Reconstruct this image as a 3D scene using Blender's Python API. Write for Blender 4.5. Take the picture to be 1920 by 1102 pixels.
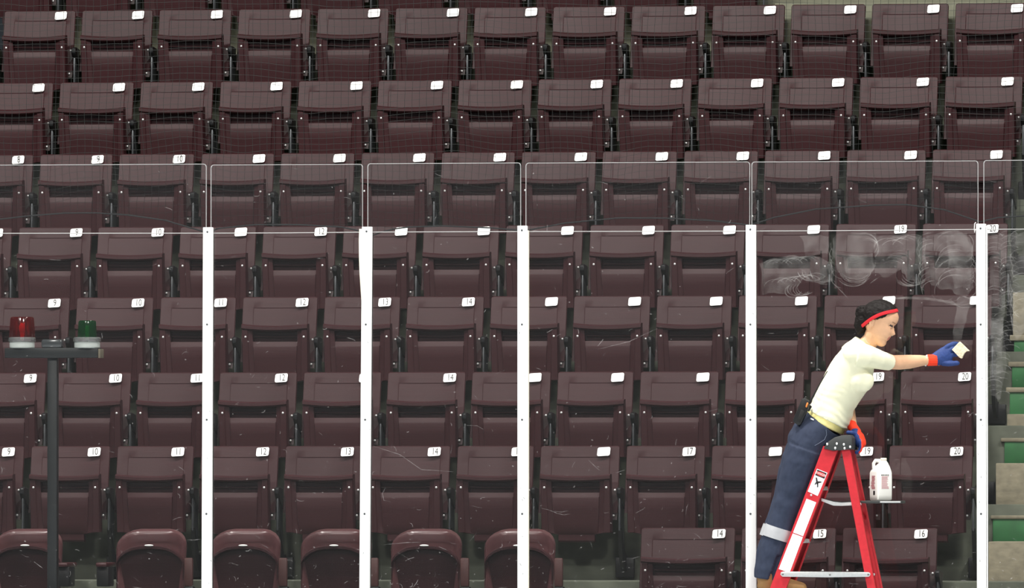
import bpy, bmesh, math, random
from mathutils import Vector, Matrix, noise
R = math.radians
random.seed(7)
for o in list(bpy.data.objects):
    bpy.data.objects.remove(o)
S = bpy.context.scene
COL = S.collection

# ------------------------------------------------------------------ camera
F_PX = 20150.0                      # focal length in pixels of the 1920 wide frame
DIST = 62.0                         # far end of the rink
YAW = R(10.0)
LOOK = Vector((0, 0, 2.82))
CAM = Vector((DIST * math.sin(YAW), -DIST * math.cos(YAW), 1.7))
cd = bpy.data.cameras.new('camera')
cam = bpy.data.objects.new('camera', cd)
COL.objects.link(cam)
cam.location = CAM
q = (LOOK - CAM).to_track_quat('-Z', 'Y')
cam.rotation_euler = q.to_euler()
cd.sensor_width = 36.0
cd.lens = 36.0 * F_PX / 1920.0
cd.clip_end = 300
S.camera = cam
RM = q.to_matrix()
RIGHT, UP, FWD = RM @ Vector((1, 0, 0)), RM @ Vector((0, 1, 0)), RM @ Vector((0, 0, -1))

def W(px, py, Y):
    """pixel of the 1920x1102 frame -> world point on the vertical plane y=Y"""
    d = FWD + RIGHT * ((px - 960) / F_PX) + UP * ((551 - py) / F_PX)
    return CAM + d * ((Y - CAM.y) / d.y)

# ------------------------------------------------------------------ world and lights
wd = bpy.data.worlds.new('arena_air')
wd.use_nodes = True
wd.node_tree.nodes['Background'].inputs[0].default_value = (0.80, 0.90, 1.0, 1)
wd.node_tree.nodes['Background'].inputs[1].default_value = 0.06
S.world = wd
def area(name, loc, size, power, aim, col=(1, 0.97, 0.92)):
    l = bpy.data.lights.new(name, 'AREA')
    l.shape = 'RECTANGLE'; l.size, l.size_y = size
    l.energy = power; l.color = col
    o = bpy.data.objects.new(name, l); COL.objects.link(o)
    o.location = loc
    o.rotation_euler = (Vector(aim) - Vector(loc)).to_track_quat('-Z', 'Y').to_euler()
for i, (x, y, z, p) in enumerate([(-9, -3.5, 13, 3000), (0, -3.5, 13, 3000), (9, -3.5, 13, 3000), (-6, -19, 14, 4600), (7, -19, 14, 4600)]):
    area('rink_ceiling_lamp_offscreen', (x, y, z), (2.6, 1.6), p, (x * .9, y + 2.0, 0))
S.view_settings.view_transform = 'Standard'
S.view_settings.look = 'None'
S.view_settings.gamma = 1
S.view_settings.use_curve_mapping = False
S.view_settings.exposure = -0.95
S.cycles.transparent_max_bounces = 48

# ------------------------------------------------------------------ materials
def srgb(r, g, b):
    f = lambda c: (c / 255 / 12.92) if c / 255 <= .04045 else ((c / 255 + .055) / 1.055) ** 2.4
    return (f(r), f(g), f(b), 1)
def mat(name, col, rough=.6, metal=0, spec=.5, noise_amt=0, nscale=(20, 20, 20), bump=0, rand=0, alpha=None, trans=0):
    m = bpy.data.materials.new(name); m.use_nodes = True
    nt = m.node_tree; b = nt.nodes['Principled BSDF']
    b.inputs['Base Color'].default_value = col
    b.inputs['Roughness'].default_value = rough
    b.inputs['Metallic'].default_value = metal
    b.inputs['Specular IOR Level'].default_value = spec
    if trans: b.inputs['Transmission Weight'].default_value = trans
    if noise_amt or bump or rand:
        tc = nt.nodes.new('ShaderNodeTexCoord'); mp = nt.nodes.new('ShaderNodeMapping')
        mp.inputs['Scale'].default_value = nscale
        nt.links.new(tc.outputs['Object'], mp.inputs[0])
        n = nt.nodes.new('ShaderNodeTexNoise'); n.inputs['Scale'].default_value = 1; n.inputs['Detail'].default_value = 5
        nt.links.new(mp.outputs[0], n.inputs['Vector'])
        if noise_amt or rand:
            oi = nt.nodes.new('ShaderNodeObjectInfo')
            mr = nt.nodes.new('ShaderNodeMapRange')
            mr.inputs[1].default_value = .3; mr.inputs[2].default_value = .7
            mr.inputs[3].default_value = 1 - noise_amt; mr.inputs[4].default_value = 1 + noise_amt
            nt.links.new(n.outputs[0], mr.inputs[0])
            m2 = nt.nodes.new('ShaderNodeMapRange'); m2.inputs[3].default_value = 1 - rand; m2.inputs[4].default_value = 1 + rand
            nt.links.new(oi.outputs['Random'], m2.inputs[0])
            mu = nt.nodes.new('ShaderNodeMath'); mu.operation = 'MULTIPLY'
            nt.links.new(mr.outputs[0], mu.inputs[0]); nt.links.new(m2.outputs[0], mu.inputs[1])
            hs = nt.nodes.new('ShaderNodeHueSaturation'); hs.inputs['Color'].default_value = col
            nt.links.new(mu.outputs[0], hs.inputs['Value'])
            nt.links.new(hs.outputs[0], b.inputs['Base Color'])
        if bump:
            bp = nt.nodes.new('ShaderNodeBump'); bp.inputs['Strength'].default_value = bump; bp.inputs['Distance'].default_value = .01
            nt.links.new(n.outputs[0], bp.inputs['Height']); nt.links.new(bp.outputs[0], b.inputs['Normal'])
    return m
def film(name, col, alpha, gloss=0, rough=.3, nscale=None):
    """see-through coat: transparent mixed with a little diffuse (and glossy by fresnel)"""
    m = bpy.data.materials.new(name); m.use_nodes = True
    nt = m.node_tree; nt.nodes.clear()
    out = nt.nodes.new('ShaderNodeOutputMaterial'); tr = nt.nodes.new('ShaderNodeBsdfTransparent')
    df = nt.nodes.new('ShaderNodeBsdfDiffuse'); df.inputs[0].default_value = col
    mx = nt.nodes.new('ShaderNodeMixShader'); mx.inputs[0].default_value = alpha
    nt.links.new(tr.outputs[0], mx.inputs[1]); nt.links.new(df.outputs[0], mx.inputs[2])
    last = mx
    if nscale:
        tc = nt.nodes.new('ShaderNodeTexCoord'); n = nt.nodes.new('ShaderNodeTexNoise')
        n.inputs['Scale'].default_value = nscale; n.inputs['Detail'].default_value = 6
        nt.links.new(tc.outputs['Object'], n.inputs['Vector'])
        mr = nt.nodes.new('ShaderNodeMapRange'); mr.inputs[1].default_value = .35; mr.inputs[2].default_value = .7
        mr.inputs[3].default_value = alpha * .25; mr.inputs[4].default_value = alpha * 1.6
        nt.links.new(n.outputs[0], mr.inputs[0]); nt.links.new(mr.outputs[0], mx.inputs[0])
    if gloss:
        gl = nt.nodes.new('ShaderNodeBsdfGlossy'); gl.inputs['Roughness'].default_value = rough
        fr = nt.nodes.new('ShaderNodeFresnel'); fr.inputs[0].default_value = 1.49
        m2 = nt.nodes.new('ShaderNodeMixShader')
        mm = nt.nodes.new('ShaderNodeMath'); mm.operation = 'MULTIPLY'; mm.inputs[1].default_value = gloss
        nt.links.new(fr.outputs[0], mm.inputs[0]); nt.links.new(mm.outputs[0], m2.inputs[0])
        nt.links.new(mx.outputs[0], m2.inputs[1]); nt.links.new(gl.outputs[0], m2.inputs[2]); last = m2
    nt.links.new(last.outputs[0], out.inputs[0])
    return m
M = {}
M['seat'] = mat('maroon_plastic', srgb(50, 24, 27), .48, spec=.30, noise_amt=.16, nscale=(5, 5, 160), bump=.05, rand=.07)
M['loge'] = mat('maroon_moulded_plastic', srgb(80, 50, 52), .34, spec=.6, noise_amt=.1, nscale=(30, 30, 30), rand=.05)
M['lip'] = mat('maroon_edge', srgb(62, 24, 28), .4, spec=.5, noise_amt=.1)
M['iron'] = mat('black_iron', srgb(15, 16, 18), .45, spec=.5, noise_amt=.2)
M['gun'] = mat('worn_steel', srgb(92, 95, 98), .35, metal=.6, noise_amt=.25, nscale=(60, 60, 12))
M['brack'] = mat('grey_maroon_bracket', srgb(62, 48, 48), .45, noise_amt=.2)
M['bolt'] = mat('zinc_bolt', srgb(225, 225, 225), .3, metal=.35, spec=.8)
M['boltdark'] = mat('dull_bolt', srgb(120, 120, 120), .4, metal=.5)
M['tag'] = mat('white_number_tag', srgb(248, 248, 246), .25, spec=.6)
M['ink'] = mat('black_number_ink', srgb(44, 42, 42), .6)
M['conc'] = mat('green_grey_concrete', srgb(80, 84, 72), .85, noise_amt=.25, nscale=(7, 7, 12), bump=.2)
M['stair'] = mat('khaki_stair_concrete', srgb(118, 112, 94), .85, noise_amt=.2, nscale=(18, 18, 30), bump=.2)
M['green'] = mat('green_stair_paint', srgb(32, 90, 46), .6, noise_amt=.25, nscale=(9, 9, 9))
M['khaki'] = mat('khaki_wall_paint', srgb(112, 113, 96), .8, noise_amt=.1)
M['post'] = mat('white_post_paint', srgb(246, 247, 246), .4, noise_amt=.02, nscale=(30, 30, 8))
M['cream'] = mat('cream_strip', srgb(240, 234, 214), .5)
M['rubber'] = mat('black_rubber', srgb(14, 14, 15), .7)
M['hole'] = mat('dark_bolt_head', srgb(70, 74, 78), .5)
M['scuff'] = mat('grey_scuff', srgb(120, 122, 126), .7)
M['ice'] = mat('ice', srgb(190, 198, 204), .25, noise_amt=.04, nscale=(1, 1, 1))
M['board'] = mat('white_dasher_board', srgb(235, 235, 232), .4)
M['glass'] = film('clear_rink_glass', (.8, .82, .85, 1), .008, gloss=.6, rough=.03)
M['gedge'] = film('polished_glass_edge', (.85, .87, .88, 1), .36)
M['smear'] = film('soap_smear', (.80, .78, .76, 1), .060, nscale=11)
M['smear2'] = film('soap_streak', (.85, .84, .82, 1), .085, nscale=16)
M['scratch'] = film('glass_scratch', (.85, .83, .83, 1), .15, nscale=40)
M['net'] = mat('dark_net_twine', srgb(22, 26, 25), .9)
M['rope'] = mat('dark_rope', srgb(48, 50, 52), .9)
M['cable'] = mat('white_cable', srgb(238, 238, 238), .4)
M['black'] = mat('black_painted_steel', srgb(24, 29, 31), .45, noise_amt=.15)
M['lampbase'] = mat('white_lamp_base', srgb(196, 204, 200), .45)

# ------------------------------------------------------------------ helpers
def link(name, me, m=None, parent=None):
    o = bpy.data.objects.new(name, me)
    COL.objects.link(o)
    if m is not None and me is not None and len(me.materials) == 0:
        me.materials.append(M[m] if isinstance(m, str) else m)
    if parent is not None: o.parent = parent
    return o
def tag(o, label=None, cat=None, group=None, kind=None):
    if label: o['label'] = label
    if cat: o['category'] = cat
    if group: o['group'] = group
    if kind: o['kind'] = kind
    return o
def empty(name, loc, label=None, cat=None, group=None, kind=None, rz=0):
    o = bpy.data.objects.new(name, None); COL.objects.link(o)
    o.location = loc; o.rotation_euler = (0, 0, rz); o.empty_display_size = .1
    return tag(o, label, cat, group, kind)
def finish(me, angle=35):
    for p in me.polygons: p.use_smooth = True
    try: me.set_sharp_from_angle(angle=R(angle))
    except Exception: pass
    return me
def bm_mesh(bm, name, angle=35, smooth=True):
    bmesh.ops.recalc_face_normals(bm, faces=bm.faces)
    me = bpy.data.meshes.new(name); bm.to_mesh(me); bm.free()
    if smooth: finish(me, angle)
    return me
def raw(name, v, f, angle=35, smooth=True):
    me = bpy.data.meshes.new(name); me.from_pydata([tuple(p) for p in v], [], f); me.update()
    if smooth: finish(me, angle)
    return me
def add_box(bm, lo, hi, bev=0):
    c = (Vector(lo) + Vector(hi)) / 2; s = Vector(hi) - Vector(lo)
    r = bmesh.ops.create_cube(bm, size=1, matrix=Matrix.Translation(c) @ Matrix.Diagonal((s.x, s.y, s.z, 1)))
    if bev:
        es = list({e for v in r['verts'] for e in v.link_edges})
        bmesh.ops.bevel(bm, geom=es, offset=bev, segments=2, affect='EDGES', profile=.5)
def boxmesh(name, lo, hi, bev=0):
    bm = bmesh.new(); add_box(bm, lo, hi, bev); return bm_mesh(bm, name)
def add_prism(bm, poly, d):
    """closed polygon (world points), extruded by vector d"""
    a = [bm.verts.new(p) for p in poly]; b = [bm.verts.new(Vector(p) + Vector(d)) for p in poly]
    n = len(a)
    bm.faces.new(a); bm.faces.new(b[::-1])
    for i in range(n): bm.faces.new((a[i], b[i], b[(i + 1) % n], a[(i + 1) % n]))
def prism(name, poly, d, bev=0, angle=35):
    bm = bmesh.new(); add_prism(bm, poly, d)
    if bev: bmesh.ops.bevel(bm, geom=list(bm.edges), offset=bev, segments=2, affect='EDGES', profile=.5)
    return bm_mesh(bm, name, angle)
def add_tube(bm, pts, rad, n=8, rad2=None, ref=Vector((0, 1, 0)), caps=2):
    """tube with a radius per point; rad along e1, rad2 along e2 (nearest to ref); rounded ends"""
    P = [Vector(p) for p in pts]
    if not hasattr(rad, '__len__'): rad = [rad] * len(P)
    if rad2 is None: rad2 = rad
    elif not hasattr(rad2, '__len__'): rad2 = [rad2] * len(P)
    T = []
    for i in range(len(P)):
        t = (P[min(i + 1, len(P) - 1)] - P[max(i - 1, 0)]); T.append(t.normalized())
    rings = []
    def ring(c, t, a, b):
        e2 = ref - t * ref.dot(t)
        if e2.length < 1e-3: e2 = t.orthogonal()
        e2.normalize(); e1 = e2.cross(t).normalized()
        return [bm.verts.new(c + e1 * (a * math.cos(2 * math.pi * k / n)) + e2 * (b * math.sin(2 * math.pi * k / n))) for k in range(n)]
    def cap(i, sgn):
        out = []
        for k in range(caps, 0, -1):
            ang = k / (caps + .35) * math.pi / 2
            m_ = min(rad[i], rad2[i])
            out.append(ring(P[i] + T[i] * (sgn * m_ * math.sin(ang)), T[i], rad[i] * math.cos(ang), rad2[i] * math.cos(ang)))
        return out
    if caps: rings += cap(0, -1)
    for i in range(len(P)): rings.append(ring(P[i], T[i], rad[i], rad2[i]))
    if caps: rings += cap(len(P) - 1, 1)[::-1]
    for a, b in zip(rings, rings[1:]):
        for k in range(n): bm.faces.new((a[k], a[(k + 1) % n], b[(k + 1) % n], b[k]))
    bm.faces.new(rings[0][::-1]); bm.faces.new(rings[-1])
def tube(name, pts, rad, n=8, **kw):
    bm = bmesh.new(); add_tube(bm, pts, rad, n, **kw); return bm_mesh(bm, name, 60)
def add_ball(bm, c, r, seg=16, rot=None):
    if not hasattr(r, '__len__'): r = (r, r, r)
    m = Matrix.Translation(Vector(c))
    if rot is not None: m = m @ rot.to_4x4()
    bmesh.ops.create_uvsphere(bm, u_segments=seg, v_segments=max(8, seg // 2), radius=1, matrix=m @ Matrix.Diagonal((r[0], r[1], r[2], 1)))
def ball(name, c, r, seg=16, rot=None):
    bm = bmesh.new(); add_ball(bm, c, r, seg, rot); return bm_mesh(bm, name, 80)
def lathe(name, prof, n=24, angle=35, cap=True):
    """prof: list of (radius, z) around the local z axis"""
    v, f = [], []
    for r, z in prof:
        for k in range(n): v.append((r * math.cos(2 * math.pi * k / n), r * math.sin(2 * math.pi * k / n), z))
    for i in range(len(prof) - 1):
        for k in range(n):
            f.append((i * n + k, i * n + (k + 1) % n, (i + 1) * n + (k + 1) % n, (i + 1) * n + k))
    if cap: f += [tuple(range(n))[::-1], tuple((len(prof) - 1) * n + k for k in range(n))]
    return raw(name, v, f, angle)
def grid_solid(name, P, Q, angle=30):
    """P[i][j] front points, Q[i][j] back points -> closed shell"""
    ni, nj = len(P), len(P[0]); v = []; f = []
    for A in (P, Q):
        for i in range(ni):
            for j in range(nj): v.append(A[i][j])
    o = ni * nj; id_ = lambda i, j: i * nj + j
    for i in range(ni - 1):
        for j in range(nj - 1):
            f.append((id_(i, j), id_(i + 1, j), id_(i + 1, j + 1), id_(i, j + 1)))
            f.append((o + id_(i, j), o + id_(i, j + 1), o + id_(i + 1, j + 1), o + id_(i + 1, j)))
    for i in range(ni - 1):
        for j in (0, nj - 1): f.append((id_(i, j), id_(i + 1, j), o + id_(i + 1, j), o + id_(i, j)))
    for j in range(nj - 1):
        for i in (0, ni - 1): f.append((id_(i, j), id_(i, j + 1), o + id_(i, j + 1), o + id_(i, j)))
    me = raw(name, v, f, smooth=False)
    bm = bmesh.new(); bm.from_mesh(me); bmesh.ops.recalc_face_normals(bm, faces=bm.faces); bm.to_mesh(me); bm.free()
    return finish(me, angle)
def remeshed(name, bm, voxel, smooth=4, wrinkle=None):
    bmesh.ops.recalc_face_normals(bm, faces=bm.faces)
    me = bpy.data.meshes.new(name + '_raw'); bm.to_mesh(me); bm.free()
    ob = bpy.data.objects.new(name + '_raw', me); COL.objects.link(ob)
    r = ob.modifiers.new('r', 'REMESH'); r.mode = 'VOXEL'; r.voxel_size = voxel
    if smooth:
        s = ob.modifiers.new('s', 'SMOOTH'); s.factor = .5; s.iterations = smooth
    dg = bpy.context.evaluated_depsgraph_get()
    out = bpy.data.meshes.new_from_object(ob.evaluated_get(dg)); out.name = name
    bpy.data.objects.remove(ob); bpy.data.meshes.remove(me)
    if wrinkle:
        nrm = [v.normal.copy() for v in out.vertices]
        for v, n_ in zip(out.vertices, nrm): v.co += n_ * wrinkle(v.co)
    for p in out.polygons: p.use_smooth = True
    return out
_txt = {}
def text_mesh(s, size, xs=1.0):
    k = (s, size, xs)
    if k not in _txt:
        c = bpy.data.curves.new('t', 'FONT'); c.body = s; c.size = size; c.align_x = 'CENTER'; c.align_y = 'CENTER'
        c.extrude = .0004; c.resolution_u = 3
        o = bpy.data.objects.new('t', c); COL.objects.link(o)
        dg = bpy.context.evaluated_depsgraph_get()
        me = bpy.data.meshes.new_from_object(o.evaluated_get(dg))
        for v in me.vertices: v.co.x *= xs
        bpy.data.objects.remove(o); _txt[k] = me
    return _txt[k].copy()

# ------------------------------------------------------------------ row layout (label pixels read off the photograph)
PITCH = 0.84
def rowY(r): return 1.25 + PITCH * (8 - r)
LABELY = {0: (960, -114), 1: (960, 22), 2: (960, 158), 3: (960, 294), 4: (960, 432), 5: (960, 565), 6: (960, 707), 7: (960, 846), 8: (1347, 1000)}
LABELS = {
    0: [82, 229, 374, 522, 668, 817, 963, 1110, 1257, 1404],
    1: [-34, 112, 257, 405, 553, 700, 848, 995, 1143, 1294, 1443, 1594, 1750, 1907],
    2: [70, 221, 370, 517, 667, 818, 968, 1118, 1268, 1419, 1571, 1730, 1889],
    3: [32, 181, 334, 484, 635, 785, 936, 1088, 1240, 1392, 1545, 1707, 1868],
    4: [-8, 141, 294, 450, 600, 751, 906, 1063, 1215, 1367, 1525, 1688, 1860],
    5: [100, 257, 412, 565, 720, 877, 1033, 1189, 1342, 1502, 1666, 1830],
    6: [55, 215, 368, 526, 684, 842, 1002, 1157, 1317, 1477, 1645, 1808],
    7: [14, 175, 332, 491, 650, 813, 970, 1131, 1291, 1453, 1624, 1793],
    8: [1347, 1536, 1726],
}
SEAT_H = 0.80
TOPZ = {r: W(x, y, rowY(r)).z + .033 for r, (x, y) in LABELY.items()}
TREAD = {r: z - SEAT_H for r, z in TOPZ.items()}
FACE = {r: rowY(r) + .14 - PITCH for r in TOPZ}          # riser face below the tread of row r

# ------------------------------------------------------------------ the setting
def struct(name, me, m, parent=None):
    o = link(name, me, m, parent)
    if parent is None: o['kind'] = 'structure'
    return o
XL, XR = W(-260, 551, 4).x, W(2250, 551, 4).x
AX = 2.62                                                 # left side of the aisle stairs
struct('floor', boxmesh('ice', (-14, -64, -.2), (16, 0, 0)), 'ice')
struct('wall_boards', boxmesh('boards', (XL, -.04, 0), (XR, .10, 1.04), .008), 'board')
stand = empty('floor_terrace', (0, 0, 0), kind='structure')
for r in range(8, -1, -1):
    y0 = FACE[r] if r < 8 else .10
    y1 = FACE[r - 1] if r > 0 else FACE[0] + PITCH
    struct('terrace_step', boxmesh('step', (XL, y0, 0), (XR, y1 + .0, TREAD[r]), .006), 'conc', stand)
struct('wall_back', boxmesh('wall_b', (XL, FACE[0] + PITCH, 0), (XR, FACE[0] + PITCH + .2, TREAD[0] + 2.5)), 'khaki')

# aisle stairs: full risers painted green, half steps of bare concrete in front of them
aisle = empty('aisle_stairs', (0, 0, 0), kind='structure')
def stair(px_l, y_top, y_bot, Y, depth, m, name, px_r=2150, out=.0):
    a, b = W(px_l, y_top, Y), W(px_r, y_bot, Y)
    struct(name, boxmesh(name, (a.x, Y - out, min(a.z, b.z)), (b.x, Y + depth, max(a.z, b.z)), .006), m, aisle)
for (l, t, b, yy, m, nm) in [
        (1853, 1015, 1160, FACE[6] - .40, 'stair', 'half_step'), (1861, 972, 1030, FACE[6] - .012, 'green', 'painted_riser'), (1857, 966, 973, FACE[6] - .02, 'stair', 'step_nosing'),
        (1867, 868, 985, FACE[5] - .40, 'stair', 'half_step'), (1883, 827, 880, FACE[5] - .012, 'green', 'painted_riser'), (1876, 821, 828, FACE[5] - .02, 'stair', 'step_nosing'),
        (1888, 776, 840, FACE[5] + .05, 'stair', 'half_step'), (1893, 734, 790, FACE[4] - .30, 'green', 'painted_riser'), (1886, 726, 735, FACE[4] - .31, 'stair', 'step_nosing'),
        (1897, 686, 726, FACE[4] - .012, 'green', 'painted_riser'), (1890, 678, 687, FACE[4] - .02, 'stair', 'step_nosing'),
        (1901, 637, 678, FACE[4] + .25, 'green', 'painted_riser'), (1893, 628, 638, FACE[4] + .24, 'stair', 'step_nosing'),
        (1899, 548, 632, FACE[3] - .35, 'stair', 'half_step')]:
    stair(l, t, b, yy, .29 if t == 548 else .37 if nm == 'half_step' else .02, m, nm)
# low kerb wall that closes the row ends beside the stairs
for r in (4, 5, 6, 7):
    a = W({4: 1893, 5: 1862, 6: 1852, 7: 1836}[r], 500, rowY(r))
# khaki half wall at the end of the top rows
a = W(1452, 6, rowY(1) + .15)
wk = struct('wall_landing', boxmesh('wl', (a.x, rowY(1) + .16, TREAD[1]), (XR, rowY(1) + .3, a.z), .004), 'khaki')

# ------------------------------------------------------------------ stadium seats
_back, _pan = {}, {}
def back_mesh(w):
    if w in _back: return _back[w]
    hw = w / 2; z0, z1 = .40, SEAT_H; rc = .016
    gl, gr, gt = -hw + .070, hw - .062, z1 - .070
    xs = [-hw, -hw + .004, -hw + .016, gl - .004, gl + .001] + [gl + (gr - gl) * k / 6 for k in range(1, 6)] + [gr - .001, gr + .004, hw - .016, hw - .004, hw]
    zs = [z0, .46, .52, .58, .64, .69, gt - .001, gt + .004, z1 - .018, z1 - .005, z1]
    P, Q = [], []
    for x in xs:
        p, q_ = [], []
        e = max(0, rc - (hw - abs(x)))
        zt = z1 - (rc - math.sqrt(max(rc * rc - e * e, 0)))
        for z in zs:
            zz = z0 + (z - z0) * (zt - z0) / (z1 - z0)
            inside = gl < x < gr and z < gt
            y = .03 - (z1 - z) * .23 + .022 * (1 - (x / hw) ** 2) + (.0028 if inside else 0)
            if abs(x) == hw or z == z1: y += .006
            p.append((x, y, zz)); q_.append((x, y + (.012 if abs(x) < hw and z < z1 else .004), zz))
        P.append(p); Q.append(q_)
    _back[w] = grid_solid('backrest', P, Q, 25); _back[w].materials.append(M['seat'])
    return _back[w]
PROF = [(.632, .022), (.631, .002), (.623, -.012), (.606, -.014), (.597, -.004), (.594, .020), (.590, .050), (.563, .050), (.560, .030), (.555, .030), (.552, .050), (.524, .050), (.522, .013), (.496, .003), (.488, 0), (.42, .001), (.34, .003), (.285, .006), (.272, .012), (.236, .012), (.226, .020)]
def pan_mesh(w):
    if w in _pan: return _pan[w]
    hw = (w - .058) / 2
    P, Q = [], []
    cols = [('o', -1.0), ('o', -.93), ('o', -.45), ('o', -.40), ('o', 0.0)] + [('i', t) for t in (-.985, -.66, -.33, 0, .33, .66, .985)] + [('p', 0.0), ('p', .40), ('p', .45), ('p', .93), ('p', 1.0)]
    for kind, t in cols:
        p, q_ = [], []
        for z, off in PROF:
            h = hw * (.60 if z < .275 else 1.0) if z < .29 else hw
            if z < .275: h = hw * .52
            hi = h - .066 - .014 * max(0, (.55 - z) / .3) if z > .28 else h - .012
            if kind == 'i': x = hi * t
            elif kind == 'o': x = -hi - (h - hi) * (-t)
            else: x = hi + (h - hi) * t
            o = off
            if kind != 'i' and z < .596 and z > .275: o = (.008 if abs(t) in (1.0, 0.0) else (-.006 if abs(t) in (.45, .93) else 0)) 
            zz = z - (.012 * (1 - (x / hw) ** 2) * max(0, min(1, (z - .53) / .06)))
            y = -.155 + (.626 - z) * .10 + o
            p.append((x, y, zz)); q_.append((x, max(y + .010, -.092 + (.626 - z) * .10), zz))
        P.append(p); Q.append(q_)
    _pan[w] = grid_solid('seat_pan', P, Q, 22); _pan[w].materials.append(M['seat'])
    return _pan[w]
def shared(name, me, m):
    me.materials.append(M[m]); return me
BOLT = shared('bolt', ball('bolt', (0, 0, 0), (.0068, .004, .0068), 8), 'bolt')
def rrect(hw, hh, r, n=4, shear=0):
    out = []
    for cx, cz, a0 in ((hw - r, hh - r, 0), (-hw + r, hh - r, 90), (-hw + r, -hh + r, 180), (hw - r, -hh + r, 270)):
        for k in range(n + 1):
            a = R(a0 + 90 * k / n); x, z = cx + r * math.cos(a), cz + r * math.sin(a)
            out.append(Vector((x + shear * z, 0, z + .06 * x)))
    return out
PLATE = shared('number_plate', prism('number_plate', rrect(.0385, .0265, .011, shear=.06), (0, .003, 0)), 'tag')
def arm_mesh():
    bm = bmesh.new()
    prof = [(.02, .545), (-.09, .556), (-.125, .546), (-.125, .515), (-.09, .49), (-.05, .45), (.02, .42)]
    add_prism(bm, [Vector((-.014, y, z)) for y, z in prof], (.028, 0, 0))
    bmesh.ops.bevel(bm, geom=list(bm.edges), offset=.004, segments=1, affect='EDGES')
    return bm_mesh(bm, 'armrest')
ARM = shared('armrest', arm_mesh(), 'iron')
def std_mesh():
    bm = bmesh.new()
    add_prism(bm, [Vector((-.006, y, z)) for y, z in [(-.075, .50), (-.085, .30), (-.03, .12), (.04, .12), (.04, .50)]], (.012, 0, 0))
    add_tube(bm, [(-.001, -.080, .50), (-.001, -.090, .30)], .0065, 6)
    return bm_mesh(bm, 'standard')
STD = shared('standard', std_mesh(), 'gun')
def foot_mesh():
    bm = bmesh.new()
    add_prism(bm, [Vector((-.011, y, z)) for y, z in [(-.09, .31), (-.07, .31), (.05, .15), (.12, .15), (.12, .05), (.04, .05), (-.04, .12)]], (.022, 0, 0))
    add_box(bm, (-.056, .095, .015), (.056, .139, .135), .006)
    return bm_mesh(bm, 'mount_bracket')
FOOT = shared('mount_bracket', foot_mesh(), 'iron')
def bracket_mesh():
    bm = bmesh.new()
    add_prism(bm, [Vector(p) for p in [(-.044, -.035, .545), (.004, -.035, .545), (.004, -.045, .46), (-.006, -.055, .36), (-.040, -.055, .36)]], (0, .02, 0))
    return bm_mesh(bm, 'back_bracket')
BRK = shared('back_bracket', bracket_mesh(), 'brack')

ORD = ['', 'first', 'second', 'third', 'fourth', 'fifth', 'sixth', 'seventh', 'eighth', 'ninth', 'tenth', 'eleventh', 'twelfth', 'thirteenth']
ROWNAME = {8: 'front row', 7: 'second row behind the glass', 6: 'third row behind the glass', 5: 'fourth row behind the glass', 4: 'fifth row behind the glass',
           3: 'sixth row behind the glass', 2: 'seventh row behind the glass', 1: 'eighth row behind the glass', 0: 'topmost row cut off above'}
NUM = {7: {0: ('9', 1), 1: ('10', 1), 2: ('11', 1), 3: ('12', 1), 4: ('13', 1), 5: ('14', 0), 6: ('15', 0), 8: ('17', 0), 10: ('19', 0), 11: ('20', 0)},
       6: {0: ('9', 1), 1: ('10', 1), 2: ('11', 1), 3: ('12', 1), 5: ('14', 0), 10: ('19', 0), 11: ('20', 0)},
       5: {0: ('9', 1), 1: ('10', 1), 2: ('11', 1), 3: ('12', 0), 4: ('13', 0), 5: ('14', 0)},
       4: {1: ('9', 1), 2: ('10', 1), 4: ('12', 0), 11: ('19', 0), 12: ('20', 0)},
       3: {0: ('8', 0), 1: ('9', 0), 2: ('10', 0)},
       8: {0: ('14', 0), 1: ('15', 0), 2: ('16', 0)}}
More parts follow.
